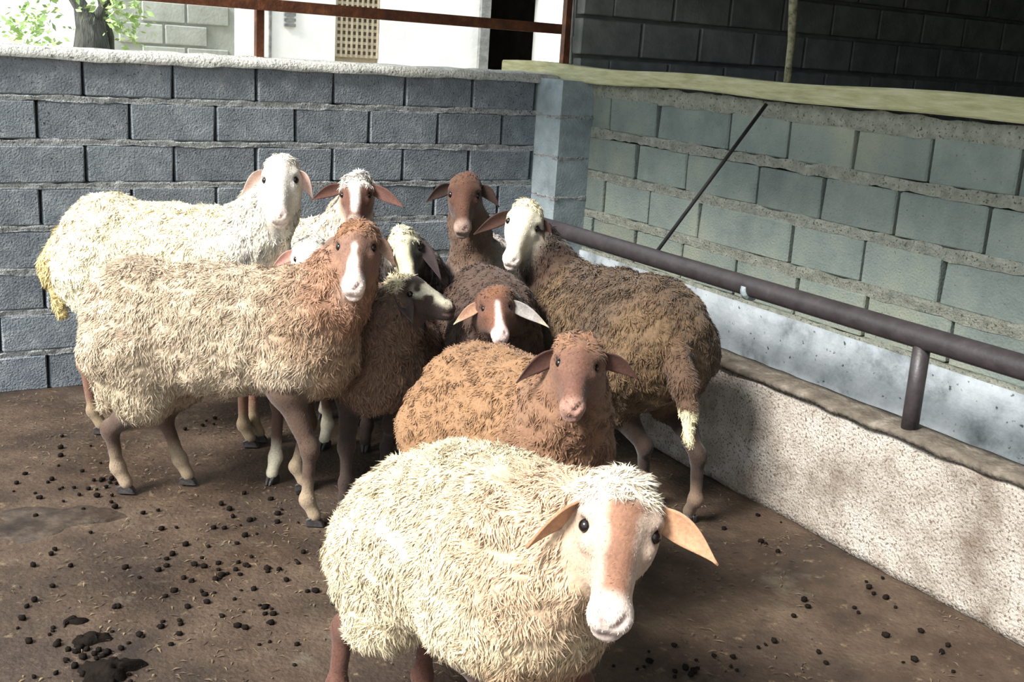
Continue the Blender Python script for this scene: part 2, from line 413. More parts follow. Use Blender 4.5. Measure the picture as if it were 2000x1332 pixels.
nr = empty('neck_rail', (2.74, 2.05, ZC))
pa = on(1085, 447, 0, 2.742); pb = on(2000, 718, 0, 2.742)
dirp = (pb-pa)/np.linalg.norm(pb-pa)
p0 = pa - dirp*0.02; p1 = pb + dirp*2.2
PZ = pa[2]
p0 = on(1050, 437, 0, 2.742)
v, f = tube([p0, pa, pb, p1], [0.036]*4, 20)
o = world_child(mesh_obj('rail_pipe', v, f, M['pipe'], None, True), nr)
for (yy) in (on(1775, 845, 0, 2.742)[1], 0.7, 3.55):
    zt = pa[2] + (pb[2]-pa[2])*(yy-pa[1])/(pb[1]-pa[1])
    if yy > 3: continue
    v, f = tube([(2.742, yy, ZC-0.01), (2.742, yy+0.004, zt-0.02)], [0.026, 0.026], 14)
    world_child(mesh_obj('post', v, f, M['pipe'], None, True), nr)
v, f = tube([on(1466, 566, 0, 2.742)-dirp*0.012, on(1466, 566, 0, 2.742)+dirp*0.012], [0.0385]*2, 20)
world_child(mesh_obj('weld_collar', v, f, M['pillar'], None, True), nr)
tag(nr, 'thick dark steel pipe rail on a short post above the trough', 'rail')

XP = 3.13
pl0 = on(980, 131, 0, XP); pl1 = on(2000, 217, 0, XP)
pdir = (pl1-pl0)/np.linalg.norm(pl1-pl0)
def plankpos():
    A = np.linspace(0, 1, 40); V, F = [], []
    end = pl1 + pdir*2.6
    for t in A:
        p = pl0*(1-t) + end*t
        w = 0.004*math.sin(9*t*3) + 0.003*math.sin(31*t)
        hb = 0.036 + 0.003*math.sin(13*t+1)
        for (dx, dz) in ((0.0, -hb+.006), (0.004, -hb), (0.09, -hb), (0.09, hb), (0.006, hb), (0.0, hb-.008)):
            V.append((p[0]+dx+w*0.5, p[1], p[2]+dz+w))
    n = len(A)
    for i in range(n-1):
        for k in range(6):
            F.append((i*6+k, i*6+(k+1) % 6, (i+1)*6+(k+1) % 6, (i+1)*6+k))
    F.append(tuple(range(6))[::-1]); F.append(tuple((n-1)*6+k for k in range(6)))
    return V, F
v, f = plankpos()
pk = mesh_obj('wooden_plank', v, f, M['wood']); tag(pk, 'long weathered pale wooden plank laid along the top of the right wall', 'plank')
q0 = on(1538, 165, 0, 3.2); q1 = on(1558, -90, 0, 3.2)
pts = [q0 + (q1-q0)*t + np.array([0.002*math.sin(7*t), 0.003*math.sin(9*t+1), 0]) for t in np.linspace(-0.02, 1.6, 10)]
v, f = tube(pts, [0.016+0.002*math.sin(5*i) for i in range(10)], 10)
tag(mesh_obj('wooden_pole', v, f, M['pole'], None, True), 'thin mottled upright wooden pole standing on the plank', 'pole')
ra = on(1278, 498, 0, 2.742); rb = on(1497, 203, 0, XP-0.006)
v, f = tube([ra, rb], [0.0075, 0.0075], 8)
tag(mesh_obj('tie_rod', v, f, M['rod'], None, True), 'thin dark steel rod slanting from the pipe rail up to the plank', 'rod')

# steel railing on top of the back wall
sr = empty('steel_railing', (1.58, YB+0.07, 1.36))
YP = YB+0.06
for (px, py, w) in ((506, 112, 0.034), (1101, 128, 0.036)):
    b0 = on(px, py, 1, YP); x = b0[0]
    zb_ = 1.36
    if px > 1000: zb_ = (pl0 + pdir*(YP-pl0[1])/pdir[1])[2] + 0.033
    v, f = boxes([(x-w/2, x+w/2, YP-w/2, YP+w/2, zb_, 2.7)])
    world_child(mesh_obj('post', v, f, M['rust']), sr)
b0 = on(372, -3, 1, YP-0.03); b1 = on(1094, 57, 1, YP-0.03); bd = (b1-b0)/(b1[0]-b0[0])
V = []
for p in (b0-bd*2.6, b1):
    for dy, dz in ((-.016, -.024), (.016, -.024), (.016, .024), (-.016, .024)): V.append((p[0], p[1]+dy, p[2]+dz))
F = [(0, 1, 2, 3), (7, 6, 5, 4), (0, 4, 5, 1), (1, 5, 6, 2), (2, 6, 7, 3), (3, 7, 4, 0)]
world_child(mesh_obj('rail', V, F, M['rust']), sr)
tag(sr, 'rust brown steel posts and rail standing on the back wall', 'railing')
g0 = on(1116, 120, 1, YB-0.02); g1 = on(1121, 0, 1, YB-0.02); g2 = g1+(g1-g0)*3
k0 = on(1116, 72, 1, YB-0.02)
v, f = tube([g0-(g1-g0)*.2, k0, k0+(0.004, 0, .006), g1, g2], [.005, .006, .009, .005, .005], 8)
tag(mesh_obj('hanging_wire', v, f, M['greyframe'], None, True), 'thin grey knotted wire hanging beside the rusty corner post', 'wire')

# ------------------------------------------------------------------ outside
v, f = boxes([(-14, 16, YB+0.17, 30, -0.4, -0.02)])
tag(mesh_obj('ground', v, f, M['yard']), 'pale sunlit yard ground behind the back wall', kind='structure')
v, f = boxes([(-40, 40, -40, 40, -0.5, -0.4)])
tag(mesh_obj('ground_far', v, f, M['yard']), 'pale ground around the pen', kind='structure')
# yard block wall
YW = 9.3
wx0 = on(222, 50, 1, YW)[0]; wx1 = on(466, 50, 1, YW)[0]
v, f = boxes([(wx0, wx1, YW+0.02, YW+0.2, -0.05, 3.6)])
yw = mesh_obj('wall_yard', v, f, M['yard_block']); tag(yw, 'pale grey block wall across the yard', kind='structure')
yb = block_mesh('block', 0.336, 0.15, 0.06, 71); yb.materials.append(M['yard_block'])
r0 = on(321, 88, 1, YW)
for r in range(-8, 10):
    for k in range(-4, 6):
        xa = r0[0] + k*BL + (BL/2 if r % 2 else 0); zb = r0[2] + r*0.172
        if xa < wx0-0.02 or xa+BL > wx1+0.05 or zb < -0.05: continue
        add_block(yb, (xa+BL/2, YW+0.03, zb+0.083), 0, yw, None)
# white outbuilding
YF = 8.4
fx = lambda px: on(px, 60, 1, YF)[0]
ob = empty('outbuilding', (fx(700), YF, 0))
parts = [(fx(470), fx(655), YF, YF+0.15, -0.05, 3.4), (fx(742), fx(935), YF-0.02, YF+0.15, -0.05, 3.4), (fx(1054), fx(1118), YF-0.5, YF+0.1, -0.05, 3.4)]
for b in parts:
    v, f = boxes([b]); world_child(mesh_obj('wall_panel', v, f, M['white']), ob)
v, f = boxes([(fx(655), fx(742), YF+0.04, YF+0.15, -0.05, 3.4)]); world_child(mesh_obj('window_infill', v, f, M['lattice']), ob)
hz0 = on(700, 100, 1, YF)[2]
lat = []
for r in range(16):
    z = hz0 - 0.05 + r*0.05
    lat.append((fx(658), fx(739), YF+0.015, YF+0.045, z, z+0.022))
for k in range(9):
    x = fx(658) + (fx(739)-fx(658))*k/8
    lat.append((x-0.008, x+0.008, YF+0.01, YF+0.045, hz0-0.05, hz0+0.75))
for b in lat:
    v, f = boxes([b]); world_child(mesh_obj('lattice_bar', v, f, M['lattice']), ob)
for b in ((fx(554), fx(576), YF-0.02, YF+0.01, on(565, 52, 1, YF)[2]+r*0.04, on(565, 52, 1, YF)[2]+r*0.04+0.022) for r in range(5)):
    v, f = boxes([b]); world_child(mesh_obj('vent_slat', v, f, M['greyframe']), ob)
v, f = boxes([(fx(932), fx(950), YF-0.06, YF+0.16, -0.05, 3.4)]); world_child(mesh_obj('door_frame', v, f, M['greyframe']), ob)
v, f = boxes([(fx(524), fx(529), YF-0.02, YF, -0.05, 3.4)]); world_child(mesh_obj('downpipe', v, f, M['greyframe']), ob)
rx0, rx1, ry = fx(940)-1.2, fx(1068)+1.6, YF+4.0        # closed room behind the doorway
for nm, b in (('room_back', (rx0, rx1, ry, ry+0.1, -0.05, 2.7)), ('room_side', (rx0-0.1, rx0, YF+0.15, ry+0.1, -0.05, 2.7)), ('room_side', (rx1, rx1+0.1, YF+0.1, ry+0.1, -0.05, 2.7)),
              ('room_ceiling', (rx0-0.1, rx1+0.1, YF+0.1, ry+0.1, 2.7, 2.8)), ('room_floor', (rx0-0.1, rx1+0.1, YF+0.1, ry+0.1, -0.05, 0.0)),
              ('room_front', (fx(1060), rx1+0.1, YF+0.1, YF+0.15, -0.05, 2.75)), ('room_front', (rx0-0.1, fx(934), YF+0.151, YF+0.2, -0.05, 2.75))):
    v, f = boxes([b]); world_child(mesh_obj(nm, v, f, M['room']), ob)
v, f = boxes([(fx(932), fx(1118), YF, YF+0.16, 2.1, 3.4)]); world_child(mesh_obj('lintel', v, f, M['white']), ob)
tag(ob, 'white plastered outbuilding with a black doorway and lattice window behind the pen', 'building')
# tree
tb = on(178, 92, 1, 6.6)
te = empty('tree', (tb[0], 6.6, -0.02))
t0 = Vector((tb[0], 6.6, -0.03))
fk = Vector(on(176, 42, 1, 6.6)); l1 = Vector(on(138, -20, 1, 6.62)); r1 = Vector(on(212, 0, 1, 6.55))
v, f = tube([t0, Vector((tb[0]-.01, 6.6, 0.8)), Vector(tb), fk-Vector((0, 0, .02)), fk.lerp(l1, .5), l1, l1+Vector((-.25, 0, .6))], [.13, .11, .095, .080, .040, .034, .03], 14)
v2, f2 = tube([fk-Vector((0, 0, .09)), fk.lerp(r1, .45)+Vector((0.0, 0, -.015)), r1, r1+Vector((.25, .1, .5))], [.05, .028, .024, .02], 12)
n = len(v); v = list(v)+list(v2); f = f+[tuple(i+n for i in q) for q in f2]
v2, f2 = tube([Vector(on(214, 95, 1, 6.7))-Vector((0, 0, 1.2)), Vector(on(212, 70, 1, 6.7)), Vector(on(206, 45, 1, 6.7)), Vector(on(190, -40, 1, 6.7))], [.03, .028, .024, .02], 10)
n = len(v); v = v+list(v2); f = f+[tuple(i+n for i in q) for q in f2]
V = np.array([tuple(p) for p in v]); V += 0.006*np.stack([vnoise(V, 14, s) for s in (1, 2, 3)], -1)
world_child(mesh_obj('trunk', V, f, M['bark'], None, True), te)
lr = random.Random(3); V, F = [], []
cl = [on(235, 20, 1, 6.7), on(215, 5, 1, 6.5), on(245, 45, 1, 6.8), on(70, 60, 1, 6.8), on(95, 70, 1, 6.9), on(60, 20, 1, 7.0), on(200, -40, 1, 6.6), on(100, -40, 1, 6.6), on(60, 50, 1, 7.0), on(15, 75, 1, 7.0)]
for ci, c in enumerate(cl):
    for k in range(90 if ci < 3 or ci > 5 else 40):
        p = Vector(c) + Vector((lr.gauss(0, .08), lr.gauss(0, .08), lr.gauss(0, .07)))
        d = Vector((lr.uniform(-1, 1), lr.uniform(-1, 1), lr.uniform(-.8, .4))).normalized()
        w = d.cross(Vector((lr.uniform(-1, 1), lr.uniform(-1, 1), lr.uniform(-1, 1)))).normalized()
        L = lr.uniform(.03, .06); n = len(V)
        V += [p, p+d*L*.5+w*L*.25, p+d*L, p+d*L*.5-w*L*.25]; F.append((n, n+1, n+2, n+3))
fo = world_child(mesh_obj('foliage', V, F, M['leaf']), te); fo['kind'] = 'stuff'
tag(te, 'forked grey tree trunk with bright leaves standing behind the back wall', 'tree')
# ------------------------------------------------------------------ sheep
def smin(a, b, k):
    h = np.maximum(k-np.abs(a-b), 0)/k
    return np.minimum(a, b) - h*h*k*0.25
class Prim:
    def __init__(s, kind, a, b=None, r=None, k=0.04, grp='T', R=None, sub=False):
        s.kind, s.a, s.b, s.r, s.k, s.grp, s.R, s.sub = kind, np.asarray(a, float), (None if b is None else np.asarray(b, float)), r, k, grp, R, sub
    def d(s, P):
        if s.kind == 'cone':
            ba = s.b-s.a; t = np.clip(((P-s.a)@ba)/max(ba@ba, 1e-9), 0, 1)
            q = P - s.a - t[..., None]*ba
            return np.sqrt((q*q).sum(-1)) - (s.r[0]+(s.r[1]-s.r[0])*t)
        q = (P-s.a)@s.R.T if s.R is not None else P-s.a
        r = np.asarray(s.r)
        k0 = np.sqrt(((q/r)**2).sum(-1)); k1 = np.sqrt(((q/(r*r))**2).sum(-1))
        return np.where(k0 < 1e-4, -r.min(), k0*(k0-1)/np.maximum(k1, 1e-6))
    def bbox(s):
        if s.kind == 'cone':
            m = max(s.r); return np.minimum(s.a, s.b)-m, np.maximum(s.a, s.b)+m
        m = max(s.r); return s.a-m, s.a+m
def cone(a, b, ra, rb, k=0.04, grp='T', sub=False): return Prim('cone', a, b, (ra, rb), k, grp, sub=sub)
def ell(c, r, R=None, k=0.05, grp='T', sub=False): return Prim('ell', c, None, r, k, grp, None if R is None else np.asarray(R), sub=sub)

def surface(prims, vox):
    lo = np.min([p.bbox()[0] for p in prims], 0)-0.03; hi = np.max([p.bbox()[1] for p in prims], 0)+0.03
    n = np.ceil((hi-lo)/vox).astype(int)+1
    ax = [lo[i]+np.arange(n[i])*vox for i in range(3)]
    fld = np.full(n, 10.0, np.float32)
    for p in prims:
        a, b = p.bbox(); mg = p.k+0.02
        i0 = np.clip(np.floor((a-mg-lo)/vox).astype(int), 0, n-1); i1 = np.clip(np.ceil((b+mg-lo)/vox).astype(int)+1, 1, n)
        sl = tuple(slice(i0[i], i1[i]) for i in range(3))
        P = np.stack(np.meshgrid(*[ax[i][sl[i]] for i in range(3)], indexing='ij'), -1)
        d = p.d(P).astype(np.float32)
        fld[sl] = -smin(-fld[sl], d, p.k) if p.sub else smin(fld[sl], d, p.k)
    ins = fld < 0
    c = np.zeros(tuple(n-1), np.int8)
    for a in (0, 1):
        for b in (0, 1):
            for e in (0, 1):
                c += ins[a:n[0]-1+a, b:n[1]-1+b, e:n[2]-1+e]
    act = np.argwhere((c > 0) & (c < 8))
    idx = np.full(tuple(n-1), -1, np.int64); idx[tuple(act.T)] = np.arange(len(act))
    acc = np.zeros((len(act), 3)); cnt = np.zeros(len(act))
    cor = [(a, b, e) for a in (0, 1) for b in (0, 1) for e in (0, 1)]
    val = {q: fld[act[:, 0]+q[0], act[:, 1]+q[1], act[:, 2]+q[2]] for q in cor}
    for q in cor:
        for i in range(3):
            if q[i]: continue
            w = list(q); w[i] = 1; w = tuple(w)
            va, vb = val[q], val[w]; mk = (va < 0) != (vb < 0)
            t = np.where(mk, va/np.where(mk, va-vb, 1), 0)
            pt = np.tile(np.array(q, float), (len(act), 1)); pt[:, i] = t
            acc[mk] += pt[mk]; cnt[mk] += 1
    V = lo + (act + acc/cnt[:, None])*vox
    quads = []
    for i in range(3):
        s0 = [slice(None)]*3; s1 = [slice(None)]*3; s0[i] = slice(0, -1); s1[i] = slice(1, None)
        A = ins[tuple(s0)]; B = ins[tuple(s1)]
        j, k = (i+1) % 3, (i+2) % 3
        e = np.argwhere(A != B); e = e[(e[:, j] > 0) & (e[:, k] > 0) & (e[:, j] < n[j]-1) & (e[:, k] < n[k]-1)]
        def cell(dj, dk):
            q = e.copy(); q[:, j] -= dj; q[:, k] -= dk; return idx[q[:, 0], q[:, 1], q[:, 2]]
        Q = np.stack([cell(1, 1), cell(0, 1), cell(0, 0), cell(1, 0)], -1)
        fl = ~A[tuple(e.T)]
        Q[fl] = Q[fl][:, ::-1]
        quads.append(Q)
    return V, np.concatenate(quads)
def vnormals(V, Q):
    fn = np.cross(V[Q[:, 2]]-V[Q[:, 0]], V[Q[:, 3]]-V[Q[:, 1]])
    N = np.zeros_like(V)
    for i in range(4):
        for a in range(3): N[:, a] += np.bincount(Q[:, i], fn[:, a], len(V))
    return nrm(N)

def ear_mesh(base, tip, inward, width, droop, fold=0.35):
    "leaf shaped shell from base to tip; inward = direction the hollow faces"
    ax = tip-base; L = np.linalg.norm(ax); ax = ax/L
    inn = nrm(inward - ax*(inward@ax)); sd = np.cross(ax, inn)
    nu, nv = 14, 8; top, bot = [], []
    for i in range(nu+1):
        u = i/nu
        w = width*(0.40+0.60*math.sin(math.pi*min(1, u**0.85+0.03))**0.9)*(1-u**3.2)**0.8
        if u > 0.97: w = width*0.06
        ctr = base + ax*L*u + np.array([0, 0, 1])*droop*4*u*(1-u)
        for j in range(nv+1):
            v = j/nv*2-1
            cup = fold*(1-u*0.5)*w*(v*v-0.35)
            p = ctr + sd*v*w*(1-0.12*fold) + inn*cup
            top.append(p + inn*0.0025); bot.append(p - inn*0.004*(1-0.6*abs(v)))
    V = np.array(top+bot); n = len(top); Q = []
    ix = lambda i, j: i*(nv+1)+j
    for i in range(nu):
        for j in range(nv):
            q = (ix(i, j), ix(i, j+1), ix(i+1, j+1), ix(i+1, j)); Q.append(q); Q.append(tuple(k+n for k in q[::-1]))
    for i in range(nu):
        Q.append((ix(i, 0), ix(i+1, 0), ix(i+1, 0)+n, ix(i, 0)+n)); Q.append((ix(i+1, nv), ix(i, nv), ix(i, nv)+n, ix(i+1, nv)+n))
    for j in range(nv):
        Q.append((ix(nu, j), ix(nu, j+1), ix(nu, j+1)+n, ix(nu, j)+n))
    side = np.concatenate([np.ones(n), np.zeros(n)])   # 1 = hollow side
    uu = np.tile(np.repeat(np.arange(nu+1)/nu, nv+1), 2)
    return V, np.array(Q), side, uu

def hoof_mesh_data():
    bm = bmesh.new()
    for s in (-1, 1):
        pr = [(-0.022, 0.019, 0.0), (-0.024, 0.017, 0.028), (0.006, 0.018, 0.044), (0.034, 0.012, 0.016), (0.042, 0.009, 0.0)]
        ring = []
        for (x, w, z) in pr:
            ring.append([bm.verts.new((x, s*0.0015, z)), bm.verts.new((x*0.97, s*w*1.15, z*0.93))])
        for i in range(len(pr)):
            a, b = ring[i], ring[(i+1) % len(pr)]
            bm.faces.new((a[0], a[1], b[1], b[0]) if s > 0 else (a[0], b[0], b[1], a[1]))
        bm.faces.new([r[1] for r in ring][::(1 if s < 0 else -1)]); bm.faces.new([r[0] for r in ring][::(-1 if s < 0 else 1)])
    bmesh.ops.recalc_face_normals(bm, faces=bm.faces)
    bmesh.ops.bevel(bm, geom=list(bm.edges), offset=0.003, segments=1, affect='EDGES')
    me = bpy.data.meshes.new('hoof'); bm.to_mesh(me); bm.free(); me.materials.append(M['hoof']); return me
HOOF = hoof_mesh_data()
def eye_mesh_data():
    bm = bmesh.new(); bmesh.ops.create_uvsphere(bm, u_segments=16, v_segments=10, radius=1.0)
    for fc in bm.faces: fc.smooth = True
    me = bpy.data.meshes.new('eye'); bm.to_mesh(me); bm.free(); me.materials.append(M['eye']); return me
EYE = eye_mesh_data()

UP = np.array([0.0, 0, 1])
def sstep(a, b, x): 
    t = np.clip((x-a)/(b-a), 0, 1); return t*t*(3-2*t)
def mix(a, b, t): return a*(1-t[:, None]) + b*t[:, None]

def make_sheep(sp):
    hip, sho = np.asarray(sp['hip'], float), np.asarray(sp['sho'], float)
    axis = sho-hip; blen = np.linalg.norm(axis); axis = axis/blen
    axh = nrm(axis*[1, 1, 0]); lat = np.cross(UP, axh)          # lat: the sheep's left
    upb = np.cross(axis, lat)
    mid = (hip+sho)/2 + np.asarray(sp.get('midoff', (0, 0, 0)), float)
    R = np.stack([axis, lat, upb])
    rh, rmid, rs = sp['rh'], sp['rm'], sp['rs']
    pr = []
    pr.append(ell(mid, (blen*0.62+0.02, rmid[0], rmid[1]), R, 0.06))
    pr.append(ell(hip, (rh[2] if len(rh) > 2 else 0.17, rh[0], rh[1]), R, 0.09))
    pr.append(ell(sho, (rs[2] if len(rs) > 2 else 0.15, rs[0], rs[1]), R, 0.09))
    pr.append(ell(sho+axis*0.08-UP*rs[1]*0.35, (0.10, rs[0]*0.8, rs[1]*0.62), R, 0.08))
    gz = 0.0
    legs = []
    hoofs = []
    thick = sp.get('leg', 0.9)
    # legs ---------------------------------------------------------------
    for side in (1, -1):
        nm = 'L' if side > 0 else 'R'
        for fr in ('f', 'h'):
            key = fr+nm
            if fr == 'f':
                top = sho + lat*side*rs[0]*0.62 - UP*rs[1]*0.45
                ft = sp['feet'].get(key) if 'feet' in sp else None
                if ft is None: ft = (sho+axh*0.02+lat*side*rs[0]*0.62)*[1, 1, 0]
                ft = np.asarray(ft, float).copy(); ft[2] = 0
                hgt = top[2]
                el_ = top*0.55 + ft*0.45; el_ = np.array([top[0]*.75+ft[0]*.25-axh[0]*.03, top[1]*.75+ft[1]*.25-axh[1]*.03, hgt*0.86])
                kn = np.array([*(top[:2]*0.32+ft[:2]*0.68 + axh[:2]*0.012), max(0.19, hgt*0.50)])
                fe = np.array([*(ft[:2]-axh[:2]*0.022), 0.085]); 
                pr.append(cone(top, el_, 0.085*thick, 0.062*thick, 0.05, 'L'))
                pr.append(cone(el_, kn, 0.050*thick, 0.028*thick, 0.03, 'L'))
                pr.append(ell(kn, (0.031*thick, 0.030*thick, 0.036), np.stack([axh, lat, UP]), 0.02, 'L'))
                pr.append(cone(kn, fe, 0.024*thick, 0.020*thick, 0.015, 'L'))
                pr.append(ell(fe, (0.0245*thick,)*3, None, 0.02, 'L'))
                pr.append(cone(fe, ft+UP*0.035+axh*0.004, 0.022*thick, 0.023*thick, 0.015, 'L'))
            else:
                top = hip + lat*side*rh[0]*0.60 - UP*rh[1]*0.25
                ft = sp['feet'].get(key) if 'feet' in sp else None
                if ft is None: ft = (hip-axh*0.06+lat*side*rh[0]*0.62)*[1, 1, 0]
                ft = np.asarray(ft, float).copy(); ft[2] = 0
                hgt = top[2]
                st = np.array([*(top[:2]*0.8+ft[:2]*0.2 + axh[:2]*0.075 + lat[:2]*side*0.012), hgt*sp.get('stz', 0.72)])
                hk = np.array([*(top[:2]*0.25+ft[:2]*0.75 - axh[:2]*0.045), max(0.22, hgt*0.44)])
                fe = np.array([*(ft[:2]-axh[:2]*0.024), 0.088])
                th = sp.get('thigh', 1.0); pr.append(cone(top, st, 0.125*th, 0.085*th, 0.07, 'T'))
                pr.append(cone(st, hk, 0.068*thick*th, 0.026*thick, 0.04, 'L'))
                pr.append(ell(hk-axh*0.006, (0.032*thick, 0.025*thick, 0.036), np.stack([axh, lat, UP]), 0.02, 'L'))
                pr.append(cone(hk, fe, 0.026*thick, 0.021*thick, 0.015, 'L'))
                pr.append(ell(fe, (0.025*thick,)*3, None, 0.02, 'L'))
                pr.append(cone(fe, ft+UP*0.035+axh*0.004, 0.023*thick, 0.024*thick, 0.015, 'L'))
            hoofs.append((ft, axh))
            legs.append((key, ft, kn if fr == 'f' else hk))
    # tail -----------------------------------------------------------------
    for (a, b, ra, rb) in sp.get('tail', []):
        pr.append(cone(a, b, ra, rb, 0.03, 'A'))
    if 'tail' not in sp:
        t0 = hip - axis*(rh[2] if len(rh) > 2 else .17)*0.92 + UP*rh[1]*0.35
        pr.append(cone(t0, t0-axh*0.05-UP*0.12, 0.05, 0.045, 0.04, 'A')); pr.append(cone(t0-axh*0.05-UP*0.12, t0-axh*0.045-UP*0.26, 0.042, 0.016, 0.03, 'A'))
    # head frame -------------------------------------------------------------
    sk, nz = np.asarray(sp['skull'], float), np.asarray(sp['nose'], float)
    Lh = np.linalg.norm(nz-sk); g = Lh/0.2
    mm = (nz-sk)/Lh
    roll = math.radians(sp.get('roll', 0)); sh = CR*math.cos(roll) + CU*math.sin(roll)
    if 'sidev' in sp: sh = np.asarray(sp['sidev'], float)
    ss = nrm(sh - mm*(sh@mm)); nn = np.cross(mm, ss)
    if nn@(-CF) < 0 and 'sidev' not in sp: nn = -nn
    HR = np.stack([ss, mm, nn])
    hw = sp.get('hw', 0.96)*g
    def hp(s, m_, n_): return sk + ss*s*hw + mm*m_*g + nn*n_*g
    H = []
    H.append(ell(hp(0, 0.0, -0.012), (0.063*hw, 0.070*g, 0.062*g), HR, 0.03, 'H'))
    H.append(ell(hp(0, -0.035, -0.020), (0.056*hw, 0.040*g, 0.050*g), HR, 0.03, 'H'))
    H.append(cone(hp(0, 0.02, -0.012), hp(0, 0.165, -0.016), 0.048*g, 0.027*g, 0.03, 'H'))
    H.append(cone(hp(0, 0.02, 0.022), hp(0, 0.14, 0.010), 0.029*g, 0.020*g, 0.03, 'H'))      # convex bridge
    for s in (-1, 1):
        H.append(ell(hp(s*0.034, 0.030, -0.052), (0.032*hw, 0.060*g, 0.042*g), HR, 0.03, 'H'))   # cheek
        H.append(ell(hp(s*0.049, 0.016, 0.008), (0.020*hw, 0.022*g, 0.020*g), HR, 0.018, 'H'))   # brow
        H.append(ell(hp(s*0.046, 0.056, -0.002), (0.015*hw, 0.02*g, 0.016*g), HR, 0.018, 'H'))   # below the eye
        H.append(ell(hp(s*0.017, 0.176, -0.010), (0.019*hw, 0.026*g, 0.022*g), HR, 0.014, 'H'))  # upper lip
    H.append(ell(hp(0, 0.170, 0.0), (0.026*hw, 0.030*g, 0.024*g), HR, 0.02, 'H'))
    H.append(cone(hp(0, 0.05, -0.062), hp(0, 0.165, -0.036), 0.036*g, 0.022*g, 0.03, 'H'))   # jaw
    H.append(ell(hp(0, 0.190, -0.034), (0.026*hw, 0.022*g, 0.018*g), HR, 0.010, 'H'))   # chin
    for s in (-1, 1):
        H.append(ell(hp(s*0.062, 0.036, 0.008), (0.012*hw, 0.014*g, 0.013*g), HR, 0.012, 'H', sub=True))
        H.append(cone(hp(s*0.006, 0.200, 0.008), hp(s*0.022, 0.180, 0.016), 0.0035*g, 0.0048*g, 0.006, 'H', sub=True))
        H.append(cone(hp(0, 0.206, -0.020), hp(s*0.036, 0.176, -0.024), 0.0026*g, 0.0026*g, 0.005, 'H', sub=True))
    H.append(cone(hp(0, 0.204, 0.006), hp(0, 0.208, -0.02), 0.0024*g, 0.0024*g, 0.005, 'H', sub=True))
    # neck ---------------------------------------------------------------------
    nb = np.asarray(sp.get('nbase', sho + axis*0.09 + UP*rs[1]*0.25), float)
    ne = hp(0, -0.005, -0.062)
    nr_ = sp.get('neck', (0.115, 0.075)); nr_ = (nr_[0], nr_[1]*0.78)
    nm_ = nb*0.5+ne*0.5 + np.asarray(sp.get('nmid', (0, 0, 0.0)), float)
    pr.append(cone(nb, nm_, nr_[0], (nr_[0]+nr_[1])/2, 0.07, 'N'))
    pr.append(cone(nm_, ne, (nr_[0]+nr_[1])/2, nr_[1], 0.05, 'N'))
    wool_top = sp.get('poll', 0.6)
    prims = pr + H
    vox = sp.get('vox', 0.0075)
    V, Q = surface(prims, vox)
    N = vnormals(V, Q)
    # fields on vertices
    def gd(gr, P):
        d = np.full(len(P), 9.0)
        for p in prims:
            if p.grp in gr and not p.sub: d = np.minimum(d, p.d(P))
        return d
    dT, dN, dH, dL, dA = gd('T', V), gd('N', V), gd('H', V), gd('L', V), gd('A', V)
    W = np.stack([np.exp(-np.clip(d, -0.05, .5)/0.012) for d in (dT, dN, dH, dL, dA)], -1); W /= W.sum(1, keepdims=True)
    # woolly lumps
    rel = V-sk; hs, hm, hn = rel@ss/hw, rel@mm/g, rel@nn/g
    poll = np.exp(-((np.maximum(hm+0.055, 0)/sp.get('pollw', 0.045))**2))*sstep(-0.05, 0.02, hn)*(dH < 0.02)
    legfac = sstep(0.16, 0.32, V[:, 2]/max(sho[2], 0.4)*0.52)
    fw = np.clip(W[:, 0] + W[:, 1]*sp.get('neckwool', 1.0) + W[:, 4]*0.8*sp.get('tailwool', 1) + W[:, 3]*sstep(0.50, 0.62, V[:, 2]/max(sho[2]-rs[1]*.4, .3)*0.62), 0, 1)
    headd = sstep(0.0, 0.05, dH)
    fw = fw*np.clip(headd+0.0, 0, 1)
    fw = np.maximum(fw, poll*wool_top)
    lump = sp.get('lump', 1.0)*(0.010*vnoise(V, 16, sp['seed']) + 0.006*vnoise(V, 38, sp['seed']+1) + 0.004*vnoise(V, 80, sp['seed']+2))
    V = V + N*(lump*fw)[:, None]
    # colours
    ctx = dict(V=V, W=W, hs=hs, hm=hm, hn=hn, dH=dH, fw=fw, poll=poll, tb=((V-hip)@axis)/blen, zf=V[:, 2]/sho[2], seed=sp['seed'], lat=((V-hip)@lat), N=N)
    C = sp['color'](ctx)
    # mouth and nostril tone
    mouth = np.exp(-((hn+0.022)/0.004)**2)*sstep(0.172, 0.185, hm)*(dH < .015)
    nost = np.zeros(len(V))
    for s in (-1, 1):
        nost = np.maximum(nost, np.exp(-(((hs-s*(0.014+0.8*(0.19-hm)))/0.005)**2+((hm-0.190)/0.010)**2+((hn-0.012)/0.012)**2)))
    eyel = np.zeros(len(V))
    for s in (-1, 1):
        eyel = np.maximum(eyel, np.exp(-(((hs-s*0.062)/0.014)**2+((hm-0.036)/0.015)**2+((hn-0.008)/0.015)**2)))
    C = mix(C, np.tile(rgb(150, 118, 112), (len(V), 1)), np.clip(mouth*0.6+nost*0.8, 0, 0.8))     # bare nose skin
    C = mix(C, np.tile(rgb(60, 46, 42), (len(V), 1)), np.clip(eyel*0.8, 0, 0.8))            # pigmented lids
    # ears
    VV, QQ, CC = [V], [Q], [C]; nv = len(V)
